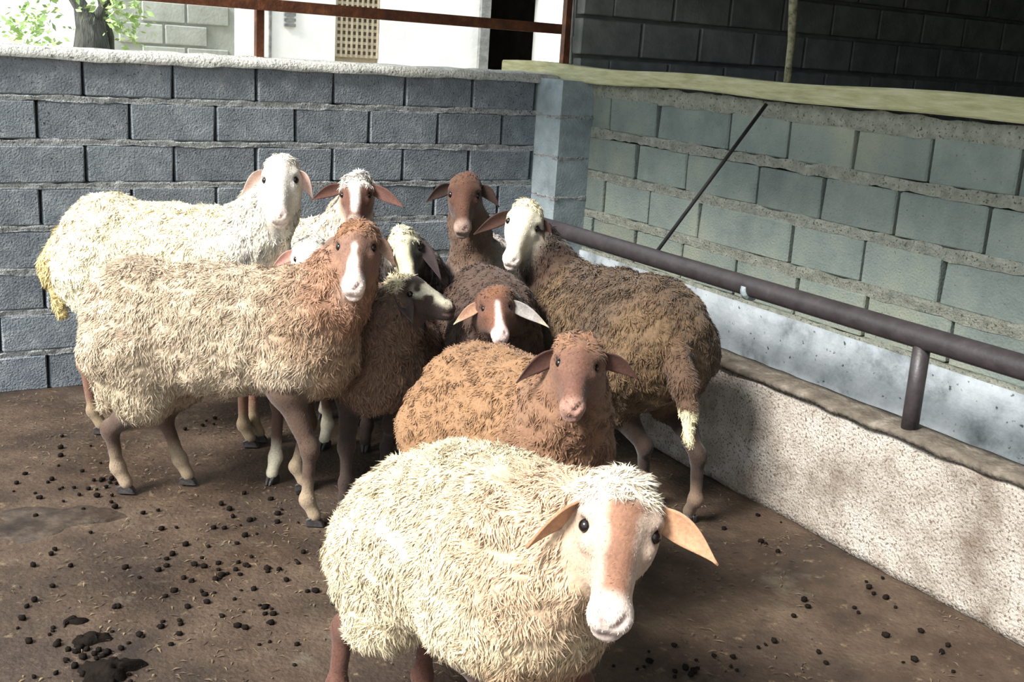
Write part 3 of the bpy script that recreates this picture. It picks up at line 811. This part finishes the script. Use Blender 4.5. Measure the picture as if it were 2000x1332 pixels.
    for s, key in ((-1, 'earL'), (1, 'earR')):                      # L = image left
        if key not in sp: continue
        tip, inw, w, droop = sp[key]
        base = hp(s*0.052, -0.012, -0.012)
        ev, eq, es, eu = ear_mesh(base, np.asarray(tip, float), np.asarray(inw, float), w*1.08*g, droop, sp.get('earfold', 0.35))
        co, ci = sp.get('earcol'+key[3], sp['earcol'])
        ec = np.where(es[:, None] > 0.5, ci, co)*(1+0.2*vnoise(ev, 40, 5))[:, None]
        if 'eartip' in sp: ec = mix(ec, np.tile(sp['eartip'], (len(ev), 1)), sstep(0.7, 0.95, eu))
        VV.append(ev); QQ.append(eq+nv); CC.append(ec); nv += len(ev)
    org = (hip+sho)/2*[1, 1, 0]
    root = empty('sheep', org)
    Vb = np.concatenate(VV); Qb = np.concatenate(QQ); Cb = np.concatenate(CC)
    me = np_mesh('body', Vb-org, Qb, np.zeros((0, 3), int)); set_col(me, Cb); me.materials.append(M['skin'])
    link(bpy.data.objects.new('body', me), root)
    for s in (-1, 1):
        e = bpy.data.objects.new('eye', EYE); p = hp(s*0.0545, 0.036, 0.006)-org; e.location = p
        e.scale = (0.0125*g,)*3; link(e, root)
    for (ft, ax) in hoofs:
        h = bpy.data.objects.new('hoof', HOOF); h.location = ft-org; h.rotation_euler = (0, 0, math.atan2(ax[1], ax[0])); 
        h.scale = (thick,)*3; link(h, root)
    # fleece locks -------------------------------------------------------------
    rs_ = np.random.RandomState(sp['seed'])
    ctr = V[Q].mean(1); fwq = fw[Q].mean(1)
    ar = np.linalg.norm(np.cross(V[Q[:, 2]]-V[Q[:, 0]], V[Q[:, 3]]-V[Q[:, 1]]), axis=1)/2
    keep = 1-np.clip(nost+eyel*1.2+mouth, 0, 1)
    bare = (keep > 0.75)*sstep(0.05, 0.10, V[:, 2])*sp.get('short', 0.5)
    wq = np.where(fwq > 0.12, fwq**0.5, bare[Q].mean(1))
    wgt = ar*wq; tot = wgt.sum()
    n = int(2.4*sp.get('dens', 22000)*tot)
    pick = rs_.choice(len(Q), n, p=wgt/tot)
    bc = rs_.dirichlet((1, 1, 1, 1), n)
    P = (V[Q[pick]]*bc[..., None]).sum(1); NN = nrm((N[Q[pick]]*bc[..., None]).sum(1)); CL = (C[Q[pick]]*bc[..., None]).sum(1)
    FWp = fwq[pick]
    flow = -UP*1.0 - axh*0.25 + lat*0.0
    D = flow - NN*(NN@flow)[:, None]
    D += 0.25*(rs_.randn(n, 3))
    clump = np.stack([vnoise(P, 34, sp['seed']+11+i) for i in range(3)], -1)*sp.get('curl', 1.0)*0.8
    D = D + clump; D = D - NN*(D*NN).sum(1, keepdims=True); D = nrm(D)
    long_ = sstep(0.10, 0.55, FWp); Ls = (0.8*sp.get('lock', 0.030)*long_ + 0.007*(1-long_))*(0.6+0.8*rs_.rand(n))
    lift = (0.26 + 0.22*rs_.rand(n))*(0.35+0.65*long_)
    B = nrm(np.cross(NN, D)); tw = rs_.uniform(-0.6, 0.6, n)[:, None]
    B = nrm(B*np.cos(tw) + NN*np.sin(tw))
    wd_ = 0.48*sp.get('lockw', 0.0042)*(0.7+0.6*rs_.rand(n))
    P0 = P - NN*(0.003*long_+0.0006)[:, None]; wd_ = wd_*(0.5+0.5*long_)
    D2 = nrm(D + clump*0.6 + 0.4*rs_.randn(n, 3)*0.6)
    P1 = P0 + (D*(1-lift[:, None]) + NN*lift[:, None])*(Ls*0.55)[:, None]
    P2 = P1 + (D2*0.9 + NN*0.05)*(Ls*0.55)[:, None]
    a, b, c_, d_, e_ = P0-B*wd_[:, None], P0+B*wd_[:, None], P1+B*wd_[:, None]*0.9, P1-B*wd_[:, None]*0.9, P2
    FV = np.stack([a, b, c_, d_, e_], 1).reshape(-1, 3)
    i5 = np.arange(n)*5
    quads = np.stack([i5, i5+1, i5+2, i5+3], -1); tris = np.stack([i5+3, i5+2, i5+4], -1)
    var = (1 + sp.get('cvar', 0.16)*rs_.randn(n)*0.8 + 0.10*vnoise(P, 30, sp['seed']+5))[:, None]
    FC = np.clip(CL*var, 0, 1)
    tipc = sp.get('tipcol')
    FCv = np.repeat(FC, 5, 0)
    if tipc is not None:
        tp = np.tile(np.array([0, 0, .3, .3, .8]), n); FCv = mix(FCv, FCv*np.asarray(tipc), tp)
    fm = np_mesh('fleece', FV-org, quads, tris); set_col(fm, FCv); fm.materials.append(M['fleece'])
    fo = link(bpy.data.objects.new('fleece', fm), root); fo['kind'] = 'stuff'
    tag(root, sp['label'], 'sheep', 'flock of sheep in the pen corner')
    return root

# ---- colouring: every function returns linear rgb for each vertex from its place on the animal
def patch(c, V, freq, seed, lo, hi): return sstep(lo, hi, vnoise(V, freq, seed)*0.5+0.5)
def coat(body, face, leg, neck=None, muzzle=None, poll=None, blaze=None, tail=None, extra=None, hoofline=None, mz=0.14, body2=None, b2=(0.45, 0.65, 5)):
    body, face, leg = np.asarray(body), np.asarray(face), np.asarray(leg)
    def fn(c):
        V, W = c['V'], c['W']; n = len(V)
        T = lambda x: np.tile(np.asarray(x), (n, 1))
        bc = T(body)
        if body2 is not None: bc = mix(bc, T(body2), patch(c, V, b2[2], c['seed']+40, b2[0], b2[1]))
        nc = T(neck) if neck is not None else bc
        fc = T(face)
        if blaze is not None:
            col, w0, w1, m0, m1 = blaze      # colour, width at top/bottom, from m0 to m1
            ww = w0 + (w1-w0)*np.clip((c['hm']-m0)/(m1-m0), 0, 1) + 0.006*vnoise(V, 40, 3)
            t = sstep(0.008, -0.008, np.abs(c['hs'])-ww)*sstep(m0-0.012, m0+0.012, c['hm'])*sstep(m1+0.012, m1-0.012, c['hm'])*sstep(-0.03, -0.01, c['hn'])
            fc = mix(fc, T(col), t)
        if muzzle is not None: fc = mix(fc, T(muzzle), sstep(mz-0.015, mz+0.02, c['hm']+0.006*vnoise(V, 30, 8)))
        fc = fc*(1+0.16*vnoise(V, 22, 61)+0.12*vnoise(V, 60, 62))[:, None]
        pc = T(poll) if poll is not None else fc
        fc = mix(fc, pc, sstep(0.15, 0.5, c['poll']))
        lc = T(leg)
        if hoofline is not None: lc = mix(lc, T(hoofline), sstep(0.17, 0.10, V[:, 2]+0.02*vnoise(V, 20, 9)))
        tc = T(tail) if tail is not None else bc
        legw = W[:, 3]*(1-0.0*c['fw'])
        lc = mix(lc, bc, sstep(0.35, 0.8, c['fw']))
        C = bc*W[:, :1] + nc*W[:, 1:2] + fc*W[:, 2:3] + lc*W[:, 3:4] + tc*W[:, 4:5]
        if extra: C = extra(c, C, T)
        return np.clip(C*(1+0.08*vnoise(V, 25, 77))[:, None], 0, 1)
    return fn
FRONT = -CF
# ---- the flock -------------------------------------------------------------
WHITE, CREAM, TAN = rgb(236, 230, 216), rgb(226, 214, 186), rgb(206, 178, 146)
BROWN, DKBROWN, BLACKB = rgb(142, 92, 66), rgb(92, 62, 48), rgb(46, 36, 32)
PINK = rgb(214, 170, 152)
def fz(px, py):
    p = floor_pt(px, py); return p
flock = []
# big white ewe walking towards the camera
def exA(c, C, T):
    t = sstep(0.55, 0.95, vnoise(c['V'], 9, 31)*0.5+0.62)*c['W'][:, 0]*0.35
    C = mix(C, T(rgb(206, 182, 150)), t)
    br = c['W'][:, 1]*sstep(0.62, 0.42, c['zf'])*0.8
    C = mix(C, T(rgb(166, 124, 94)), br)
    ch = c['W'][:, 0]*sstep(0.95, 1.25, c['tb'])*sstep(1.0, 0.7, c['zf'])*0.8
    return mix(C, T(rgb(170, 130, 98)), ch)
flock.append(dict(seed=11, vox=0.0055, label='big creamy white ewe with tan stripe down its nose walking ahead',
  hip=at(836, 1048, 2.42), sho=at(1015, 1112, 2.08), midoff=(0, 0, 0.02), rh=(0.18, 0.178, 0.18), rm=(0.21, 0.203), rs=(0.17, 0.195, 0.15),
  feet=dict(hR=fz(664, 1415), hL=fz(830, 1395), fR=fz(985, 1560), fL=fz(1130, 1500)),
  skull=at(1214, 1000, 1.82), nose=at(1190, 1230, 1.73), roll=-8, hw=1.06, thigh=0.95, stz=0.80, neck=(0.15, 0.085), neckwool=1.0,
  earL=(at(1028, 1070, 1.80), FRONT+UP*-1.0, 0.027, 0.012), earR=(at(1403, 1104, 1.80), FRONT+UP*-.2, 0.025, 0.010),
  earcol=(rgb(156, 112, 80), rgb(176, 134, 104)), dens=42000, lock=0.034, lockw=0.0031, poll=1.0,
  color=coat(rgb(202, 188, 158), rgb(196, 172, 154), rgb(92, 62, 52), neck=rgb(196, 170, 142), muzzle=rgb(202, 187, 178), poll=rgb(214, 204, 184), blaze=(rgb(140, 102, 82), 0.026, 0.022, -0.03, 0.15), mz=0.150, extra=exA)))
# tan brown ram behind it
flock.append(dict(seed=23, vox=0.0065, label='ginger brown sheep with a plain brown face and dark ears behind the big white ewe',
  hip=at(925, 808, 3.04), sho=at(1062, 850, 2.78), rh=(0.165, 0.195, 0.16), rm=(0.175, 0.19), rs=(0.15, 0.185, 0.14),
  skull=at(1129, 697, 2.52), nose=at(1117, 806, 2.43), roll=-3, neck=(0.12, 0.085), nbase=at(1095, 850, 2.66), feet=dict(fR=fz(975, 1345), fL=fz(1120, 1300)), curl=1.5,
  earL=(at(1008, 748, 2.52), FRONT+UP*-.4, 0.028, 0.012), earR=(at(1248, 742, 2.56), FRONT+UP*-.3, 0.028, 0.012),
  earcol=(rgb(56, 36, 30), rgb(78, 52, 44)), pollw=0.062, dens=24000, lock=0.024, lockw=0.0038, poll=1.0,
  color=coat(rgb(142, 109, 80), rgb(108, 76, 64), rgb(84, 54, 42), neck=rgb(132, 100, 78), muzzle=rgb(168, 130, 114), poll=rgb(132, 98, 76), mz=0.165)))
# brown sheep with white head seen from behind
tc_ = at(1338, 745, 3.36)
def exC(c, C, T):
    d = (c['V']-at(1347, 838, 3.34))
    t = c['W'][:, 4]*sstep(at(1344, 792, 3.36)[2], at(1344, 806, 3.36)[2], c['V'][:, 2])
    C = mix(C, T(rgb(214, 204, 168)), t)
    return C
flock.append(dict(seed=37, vox=0.007, label='dark brown sheep with a white head and white tail tip standing against the trough',
  hip=at(1278, 668, 3.58), sho=at(1120, 615, 4.05), rh=(0.185, 0.215, 0.165), rm=(0.19, 0.205), rs=(0.14, 0.195, 0.14), tailwool=0.6,
  feet=dict(hR=fz(1345, 1018), hL=fz(1245, 985)),
  tail=[(at(1320, 680, 3.46), at(1336, 755, 3.38), 0.045, 0.038), (at(1336, 755, 3.38), at(1344, 800, 3.36), 0.038, 0.026), (at(1344, 800, 3.36), at(1346, 862, 3.35), 0.026, 0.015)],
  skull=at(1026, 425, 3.98), nose=at(997, 514, 3.90), roll=-6, neck=(0.125, 0.08), nbase=at(1085, 560, 4.08),
  earL=(at(925, 458, 4.0), FRONT+UP*-.5, 0.026, 0.006), earR=(at(1078, 505, 3.98), FRONT+CR*.8, 0.028, 0.02),
  earcol=(rgb(66, 45, 37), rgb(74, 52, 44)), pollw=0.055, dens=20000, lock=0.028, lockw=0.0044, poll=0.5,
  color=coat(rgb(104, 84, 63), rgb(224, 216, 196), rgb(52, 40, 34), neck=rgb(58, 42, 34), muzzle=rgb(230, 220, 210), poll=rgb(222, 214, 186), tail=rgb(88, 68, 54), extra=exC, hoofline=rgb(120, 100, 84), body2=rgb(88, 71, 56), mz=0.17)))  # neck: dark brown wool, deepened by some shade put into the colour
# tan sheep in profile on the left
def exD(c, C, T):
    C = mix(C, T(rgb(148, 116, 90)), c['W'][:, 0]*sstep(0.72, 1.1, c['tb'])*0.75)
    return mix(C, T(rgb(180, 166, 136)), c['W'][:, 0]*sstep(0.5, -0.2, c['tb'])*sstep(0.9, 0.6, c['zf'])*0.6)
flock.append(dict(seed=41, vox=0.0068, label='tan sheep with a brown face and white muzzle standing side on at the left',
  hip=at(268, 638, 3.53), sho=at(585, 648, 3.46), rh=(0.165, 0.228, 0.155), rm=(0.175, 0.212), rs=(0.15, 0.205, 0.15),
  feet=dict(hR=fz(245, 962), hL=fz(365, 945), fR=fz(612, 1026), fL=fz(590, 958)),
  tail=[(at(195, 590, 3.54), at(188, 680, 3.56), 0.05, 0.045), (at(188, 680, 3.56), at(205, 790, 3.56), 0.042, 0.022)],
  skull=at(698, 468, 3.36), nose=at(689, 570, 3.26), roll=-4, neck=(0.125, 0.085), nbase=at(640, 590, 3.42),
  earL=(at(622, 530, 3.36), FRONT+CR*-.7, 0.028, 0.018), earR=(at(772, 522, 3.38), FRONT+CR*.7, 0.024, 0.012),
  earcol=(rgb(120, 96, 80), rgb(126, 100, 86)), pollw=0.062, dens=30000, lock=0.034, lockw=0.0037, poll=1.0,
  color=coat(rgb(188, 170, 147), rgb(126, 96, 82), rgb(84, 66, 56), neck=rgb(160, 122, 98), muzzle=rgb(232, 216, 208), poll=rgb(152, 112, 84), blaze=(rgb(232, 214, 204), 0.006, 0.026, 0.05, 0.17), mz=0.145, extra=exD, hoofline=rgb(150, 132, 110))))
# white sheep behind it along the back wall
def exE(c, C, T):
    C = mix(C, T(rgb(190, 168, 140)), c['W'][:, 0]*sstep(0.05, 0.4, vnoise(c['V'], 5, 12))*0.45)
    t = np.exp(-((c['hs']-0.038)/0.016)**2-((c['hm']+0.010)/0.020)**2)*c['W'][:, 2]*0.6
    C = mix(C, T(rgb(150, 132, 112)), t)
    sp_ = sstep(0.25, 0.5, vnoise(c['V']*[1, 1, .4], 34, 6))*c['W'][:, 1]*0.6
    return mix(C, T(rgb(120, 116, 116)), sp_)
flock.append(dict(seed=53, vox=0.0075, label='white sheep with a plain white head standing along the back wall with tail hanging',
  hip=at(205, 498, 4.0), sho=at(440, 512, 3.98), rh=(0.17, 0.218, 0.17), rm=(0.18, 0.20), rs=(0.15, 0.195, 0.15),
  feet=dict(hR=fz(196, 846), hL=fz(255, 825), fR=fz(487, 872), fL=fz(505, 862)),
  tail=[(at(135, 480, 4.02), at(112, 520, 4.03), 0.07, 0.06), (at(112, 520, 4.03), at(108, 545, 4.03), 0.055, 0.042), (at(106, 540, 4.03), at(121, 612, 4.03), 0.024, 0.018)],
  skull=at(549, 338, 3.86), nose=at(544, 430, 3.77), roll=-4, neck=(0.125, 0.085), nbase=at(500, 470, 3.92),
  earL=(at(470, 386, 3.86), FRONT+UP*-.6, 0.028, 0.012), earR=(at(612, 388, 3.9), FRONT+UP*-.6, 0.028, 0.012),
  earcol=(rgb(212, 200, 188), rgb(206, 174, 162)), dens=20000, lock=0.030, lockw=0.0048, poll=0.5, pollw=0.055,
  color=coat(rgb(232, 222, 192), rgb(230, 224, 214), rgb(130, 96, 80), neck=rgb(226, 220, 204), muzzle=rgb(222, 208, 198), poll=rgb(230, 224, 210), tail=rgb(200, 182, 130), extra=exE, hoofline=rgb(140, 122, 98))))
# mottled head by the wall
def exF(c, C, T):
    t = sstep(0.1, 0.35, vnoise(c['V'], 26, 14))*c['poll']
    return mix(C, T(rgb(104, 96, 90)), np.clip(t, 0, 1)*0.9)
flock.append(dict(seed=61, vox=0.0085, label='sheep with a brown face, white blaze and shaggy grey white topknot near the back wall',
  hip=at(500, 515, 4.62), sho=at(632, 520, 4.60), rh=(0.14, 0.20, 0.15), rm=(0.145, 0.19), rs=(0.13, 0.18, 0.14),
  skull=at(696, 368, 4.40), nose=at(693, 452, 4.32), roll=-4, neck=(0.115, 0.08), nbase=at(665, 480, 4.55),
  earL=(at(607, 392, 4.4), FRONT+UP*-.4, 0.026, 0.010), earR=(at(790, 406, 4.4), FRONT+UP*-.2, 0.026, 0.006),
  earcol=(rgb(90, 58, 48), rgb(104, 72, 64)), pollw=0.06, dens=14000, lock=0.032, lockw=0.0055, poll=1.3,
  color=coat(rgb(224, 216, 196), rgb(112, 74, 60), rgb(110, 80, 64), neck=rgb(222, 210, 190), muzzle=rgb(200, 180, 170), poll=rgb(226, 222, 214), blaze=(rgb(228, 218, 212), 0.030, 0.012, -0.06, 0.13), extra=exF)))
# white face peeping over the tan back
flock.append(dict(seed=67, vox=0.0085, label='white sheep with pink ears peeping over the back of the tan sheep',
  hip=np.array([1.615, 3.885, 0.54]), sho=at(610, 575, 4.04), rh=(0.12, 0.165, 0.14), rm=(0.12, 0.165), rs=(0.115, 0.165, 0.13),
  feet=dict(fR=fz(532, 942)),
  skull=at(604, 492, 3.86), nose=at(606, 572, 3.78), roll=0, neck=(0.11, 0.08), nbase=at(604, 540, 3.98),
  earL=(at(530, 524, 3.84), FRONT+UP*-.4, 0.024, 0.006), earR=(at(642, 540, 3.86), FRONT+UP*-.2, 0.024, 0.01),
  earcol=(rgb(200, 150, 136), rgb(206, 156, 144)), dens=12000, lock=0.028, lockw=0.0055, poll=0.7,
  color=coat(rgb(228, 220, 204), rgb(232, 226, 218), rgb(96, 74, 62), muzzle=rgb(230, 216, 206), hoofline=rgb(214, 204, 180))))
# cream and black face in the middle
def exH(c, C, T):
    t = sstep(0.010, 0.030, c['hs']+0.012*vnoise(c['V'], 25, 4))*sstep(0.0, 0.03, c['hm'])*c['W'][:, 2]
    t = np.maximum(t, sstep(0.05, 0.065, c['hs'])*c['W'][:, 2])
    return mix(C, T(rgb(30, 26, 26)), t)
flock.append(dict(seed=71, vox=0.0085, label='sheep with a curly cream forehead and a black patch over one eye in mid flock',
  hip=np.array([2.065, 4.25, 0.53]), sho=np.array([1.95, 3.88, 0.55]), rh=(0.12, 0.165, 0.14), rm=(0.12, 0.165), rs=(0.115, 0.165, 0.13),
  skull=at(790, 474, 3.98), nose=at(803, 558, 3.90), roll=-10, neck=(0.11, 0.08), nbase=np.array([1.85, 3.76, 0.64]),
  earL=(at(768, 526, 3.92), FRONT+CR*-.6, 0.022, 0.012), earR=(at(862, 548, 3.96), FRONT+CR*.6, 0.028, 0.012),
  earcol=(rgb(40, 34, 34), rgb(60, 50, 50)), dens=12000, lock=0.024, lockw=0.005, poll=1.3, pollw=0.075,
  color=coat(rgb(62, 48, 42), rgb(208, 200, 168), rgb(50, 40, 36), neck=rgb(50, 40, 38), poll=rgb(206, 200, 170), extra=exH)))
# dark sheep with cream topknot looking to the right
def exI(c, C, T):
    t = sstep(-0.002, 0.02, c['hn'])*sstep(0.02, 0.05, c['hm'])*c['W'][:, 2]*sstep(0.35, 0.0, vnoise(c['V'], 40, 4))
    return mix(C, T(rgb(196, 190, 168)), t)
flock.append(dict(seed=79, vox=0.0075, label='dark woolly brown sheep with a cream topknot turning its speckled face sideways',
  hip=np.array([1.65, 3.50, 0.45]), sho=at(738, 688, 3.74), rh=(0.12, 0.18, 0.12), rm=(0.135, 0.18), rs=(0.14, 0.19, 0.14),
  feet=dict(fR=fz(672, 995), fL=fz(752, 920)),
  skull=at(800, 566, 3.62), nose=at(884, 603, 3.56), sidev=nrm(CF*0.90+CU*0.40-CR*0.1), neck=(0.135, 0.09), nbase=at(740, 640, 3.66),
  earL=(at(806, 630, 3.50), CR*0.35-CU*.1-CF*1.0, 0.036, 0.0), earfold=0.9,
  earcol=(rgb(120, 112, 106), rgb(66, 54, 50)), dens=20000, lock=0.038, lockw=0.0050, poll=1.4, cvar=0.3, tipcol=(1.6, 1.4, 1.25),
  color=coat(rgb(118, 96, 82), rgb(54, 44, 40), rgb(62, 50, 44), neck=rgb(104, 86, 74), poll=rgb(206, 200, 170), extra=exI)))
# brown head at the back
flock.append(dict(seed=83, vox=0.0085, label='sheep with a long dark brown face and pale muzzle held high at the back',
  hip=np.array([2.455, 4.18, 0.52]), sho=np.array([2.24, 3.88, 0.55]), rh=(0.12, 0.175, 0.14), rm=(0.125, 0.175), rs=(0.12, 0.17, 0.13),
  skull=at(908, 368, 4.32), nose=at(903, 453, 4.24), roll=-6, neck=(0.095, 0.078), nbase=np.array([2.20, 3.86, 0.64]), neckwool=0.5,
  earL=(at(832, 395, 4.32), FRONT+UP*-.4, 0.026, 0.010), earR=(at(975, 405, 4.36), FRONT+CR*.4, 0.026, 0.014),
  earcol=(rgb(48, 35, 30), rgb(58, 42, 37)), dens=12000, lock=0.022, lockw=0.005, poll=0.8, pollw=0.06,
  color=coat(rgb(170, 162, 156), rgb(86, 58, 46), rgb(70, 54, 46), neck=rgb(104, 82, 68), muzzle=rgb(158, 134, 122), poll=rgb(90, 62, 48), mz=0.16)))
# dark brown one with white nose in the middle
flock.append(dict(seed=97, vox=0.0078, label='dark chocolate sheep with a small brown face and white nose behind the ginger one',
  hip=np.array([2.010, 3.46, 0.52]), sho=np.array([1.915, 3.18, 0.55]), rh=(0.125, 0.19, 0.13), rm=(0.145, 0.20), rs=(0.15, 0.19, 0.14),
  skull=at(967, 592, 3.54), nose=at(979, 660, 3.44), roll=-6, hw=0.95, neck=(0.13, 0.09), nbase=at(968, 640, 3.72),
  earL=(at(886, 634, 3.5), FRONT+UP*.6, 0.026, 0.004), earR=(at(1073, 640, 3.5), FRONT+UP*-.2, 0.028, 0.008),
  earcol=(rgb(150, 116, 92), rgb(160, 122, 100)), earcolR=(rgb(140, 134, 130), rgb(144, 138, 134)), eartip=rgb(176, 160, 136), pollw=0.06, dens=20000, lock=0.022, lockw=0.0046, poll=1.0, cvar=0.25,
  color=coat(rgb(82, 64, 54), rgb(122, 82, 64), rgb(56, 44, 40), neck=rgb(74, 58, 50), muzzle=rgb(230, 206, 200), poll=rgb(128, 86, 62), blaze=(rgb(228, 206, 196), 0.008, 0.022, 0.04, 0.18), mz=0.16)))
for sp in flock: make_sheep(sp)

# ------------------------------------------------------------------ droppings, dung heaps and wet patch
def pellet_mesh(seed):
    bm = bmesh.new(); bmesh.ops.create_icosphere(bm, subdivisions=1, radius=1.0)
    r = random.Random(seed)
    for vv in bm.verts: vv.co = Vector((vv.co.x*1.15, vv.co.y*0.95, vv.co.z*0.85))*(1+r.uniform(-.14, .14))
    for fc in bm.faces: fc.smooth = True
    me = bpy.data.meshes.new('dropping'); bm.to_mesh(me); bm.free(); me.materials.append(M['dung']); return me
PM = [pellet_mesh(s) for s in range(4)]
dr = random.Random(12)
spots = []
def cluster(px, py, sx, sy, n, where):
    for _ in range(round(n*0.74)): spots.append((dr.gauss(px, sx), dr.gauss(py, sy), dr.uniform(0.55, 1.4), where))
WH = {'p': 'in and around the shiny puddle', 'h': 'near the hind hooves of the tan sheep', 'o': 'on the open floor beside the big white ewe', 'b': 'around the black dung heap', 'u': 'under the belly of the tan sheep', 't': 'along the foot of the feed trough', 'f': 'in the shade ahead of the white ewe'}
for a in ((90, 940, 40, 18, 16, 'p'), (130, 985, 60, 20, 10, 'p'), (205, 940, 12, 14, 14, 'h'), (330, 1030, 110, 50, 20, 'o'), (480, 1090, 90, 50, 46, 'o'), (440, 1180, 110, 60, 40, 'o'), (360, 830, 50, 20, 12, 'u'), (130, 1240, 30, 30, 14, 'b'), (200, 1300, 40, 25, 30, 'b'), (60, 1180, 40, 60, 16, 'b'), (530, 1000, 60, 20, 14, 'o'), (230, 1260, 60, 40, 22, 'b'), (560, 1250, 50, 50, 12, 'o'), (150, 880, 60, 25, 12, 'h'), (1330, 1300, 60, 18, 16, 'f'), (1260, 1290, 12, 8, 6, 'f'), (1500, 1020, 60, 25, 16, 't'), (1700, 1160, 60, 40, 12, 't'), (1640, 1040, 40, 14, 8, 't'), (1550, 1250, 120, 50, 16, 'f'), (1900, 1270, 50, 30, 6, 't'), (1440, 960, 20, 20, 6, 't')):
    a = a[:5] + (WH[a[5]],)
    cluster(*a)
cnt = 0
for (px, py, s, where) in spots:
    if py > 1420 or py < 790: continue
    p = floor_pt(px, py)
    if p[0] > XC-0.03 or p[1] > YB-0.05: continue
    if cnt >= 300: break
    r = 0.0080*s
    o = bpy.data.objects.new('dropping', PM[cnt % 4]); o.location = (p[0], p[1], r*0.55-0.002); o.scale = (r, r, r); o.rotation_euler = (0, 0, dr.uniform(0, 6.3)); link(o)
    tag(o, 'small dark round dropping '+where, 'dropping', 'droppings '+where); cnt += 1
def heap(name, px, py, rx, ry, h, mat, seed, label, cat):
    c = floor_pt(px, py); nU, nR = 28, 6; V = [(c[0], c[1], h)]; F = []
    for k in range(1, nR+1):
        for i in range(nU):
            t = 2*math.pi*i/nU; q = k/nR
            w = 1 + 0.22*math.sin(3*t+seed) + 0.14*math.sin(5*t+2*seed) + 0.08*math.sin(9*t)
            V.append((c[0]+math.cos(t)*rx*w*q, c[1]+math.sin(t)*ry*w*q, h*(1-q**2.2)-0.0065*(k == nR)))
    V = np.array(V); V[1:, 2] += (h*0.5*vnoise(V[1:], 55, seed))*(V[1:, 2] > 0.001)
    V[1:, :2] += (0.012*np.stack([vnoise(V[1:], 38, seed+1), vnoise(V[1:], 38, seed+2)], -1))
    for i in range(nU): F.append((0, 1+i, 1+(i+1) % nU))
    for k in range(nR-1):
        for i in range(nU): F.append((1+k*nU+i, 1+(k+1)*nU+i, 1+(k+1)*nU+(i+1) % nU, 1+k*nU+(i+1) % nU))
    return tag(mesh_obj(name, V, F, mat, None, True), label, cat)
heap('puddle', 95, 1015, 0.20, 0.12, 0.0012, M['wet'], 2.0, 'shallow shiny wet puddle with droppings on the pen floor', 'puddle')
heap('dung_heap', 215, 1312, 0.07, 0.045, 0.028, M['dung'], 1.0, 'large black wet dung heap on the floor', 'dung')
heap('dung_heap', 180, 1250, 0.05, 0.03, 0.016, M['dung'], 3.0, 'flat dark dung smear beside the large black heap', 'dung')
heap('dung_heap', 145, 1215, 0.03, 0.024, 0.010, M['dung'], 4.0, 'small dark dung lump above the flat smear', 'dung')

# trampled straw and crumbs over the floor
lr = np.random.RandomState(5); nS = 5200
X = lr.uniform(-0.6, XC-0.03, nS*2); Y = lr.uniform(0.4, YB-0.06, nS*2)
keep = vnoise(np.stack([X, Y, X*0], -1), 2.2, 9) + 0.5*vnoise(np.stack([X, Y, X*0], -1), 7, 10) > -0.05
X, Y = X[keep][:nS], Y[keep][:nS]; nS = len(X)
A = lr.uniform(0, 6.28, nS); Ln = lr.uniform(0.004, 0.016, nS); Wd = lr.uniform(0.0010, 0.0030, nS); Z = lr.uniform(0.0005, 0.003, nS)
dx, dy = np.cos(A)*Ln, np.sin(A)*Ln; wx, wy = -np.sin(A)*Wd, np.cos(A)*Wd
q = np.stack([np.stack([X-dx, Y-dy, Z*0-0.002], -1), np.stack([X+wx, Y+wy, Z+0.001], -1), np.stack([X+dx, Y+dy, Z*0.6], -1), np.stack([X-wx, Y-wy, Z+0.001], -1)], 1).reshape(-1, 3)
Q = np.arange(nS*4).reshape(-1, 4)
me = np_mesh('straw_litter', q, Q, np.zeros((0, 3), int))
tone = np.where(lr.rand(nS)[:, None] < 0.3, rgb(122, 104, 78), np.where(lr.rand(nS)[:, None] < 0.5, rgb(60, 46, 36), rgb(96, 80, 62)))*lr.uniform(0.7, 1.2, (nS, 1))
set_col(me, np.repeat(tone, 4, 0)); me.materials.append(M['fleece'])
so_ = link(bpy.data.objects.new('straw_litter', me)); tag(so_, 'trampled straw crumbs scattered over the pen floor', 'straw', kind='stuff')
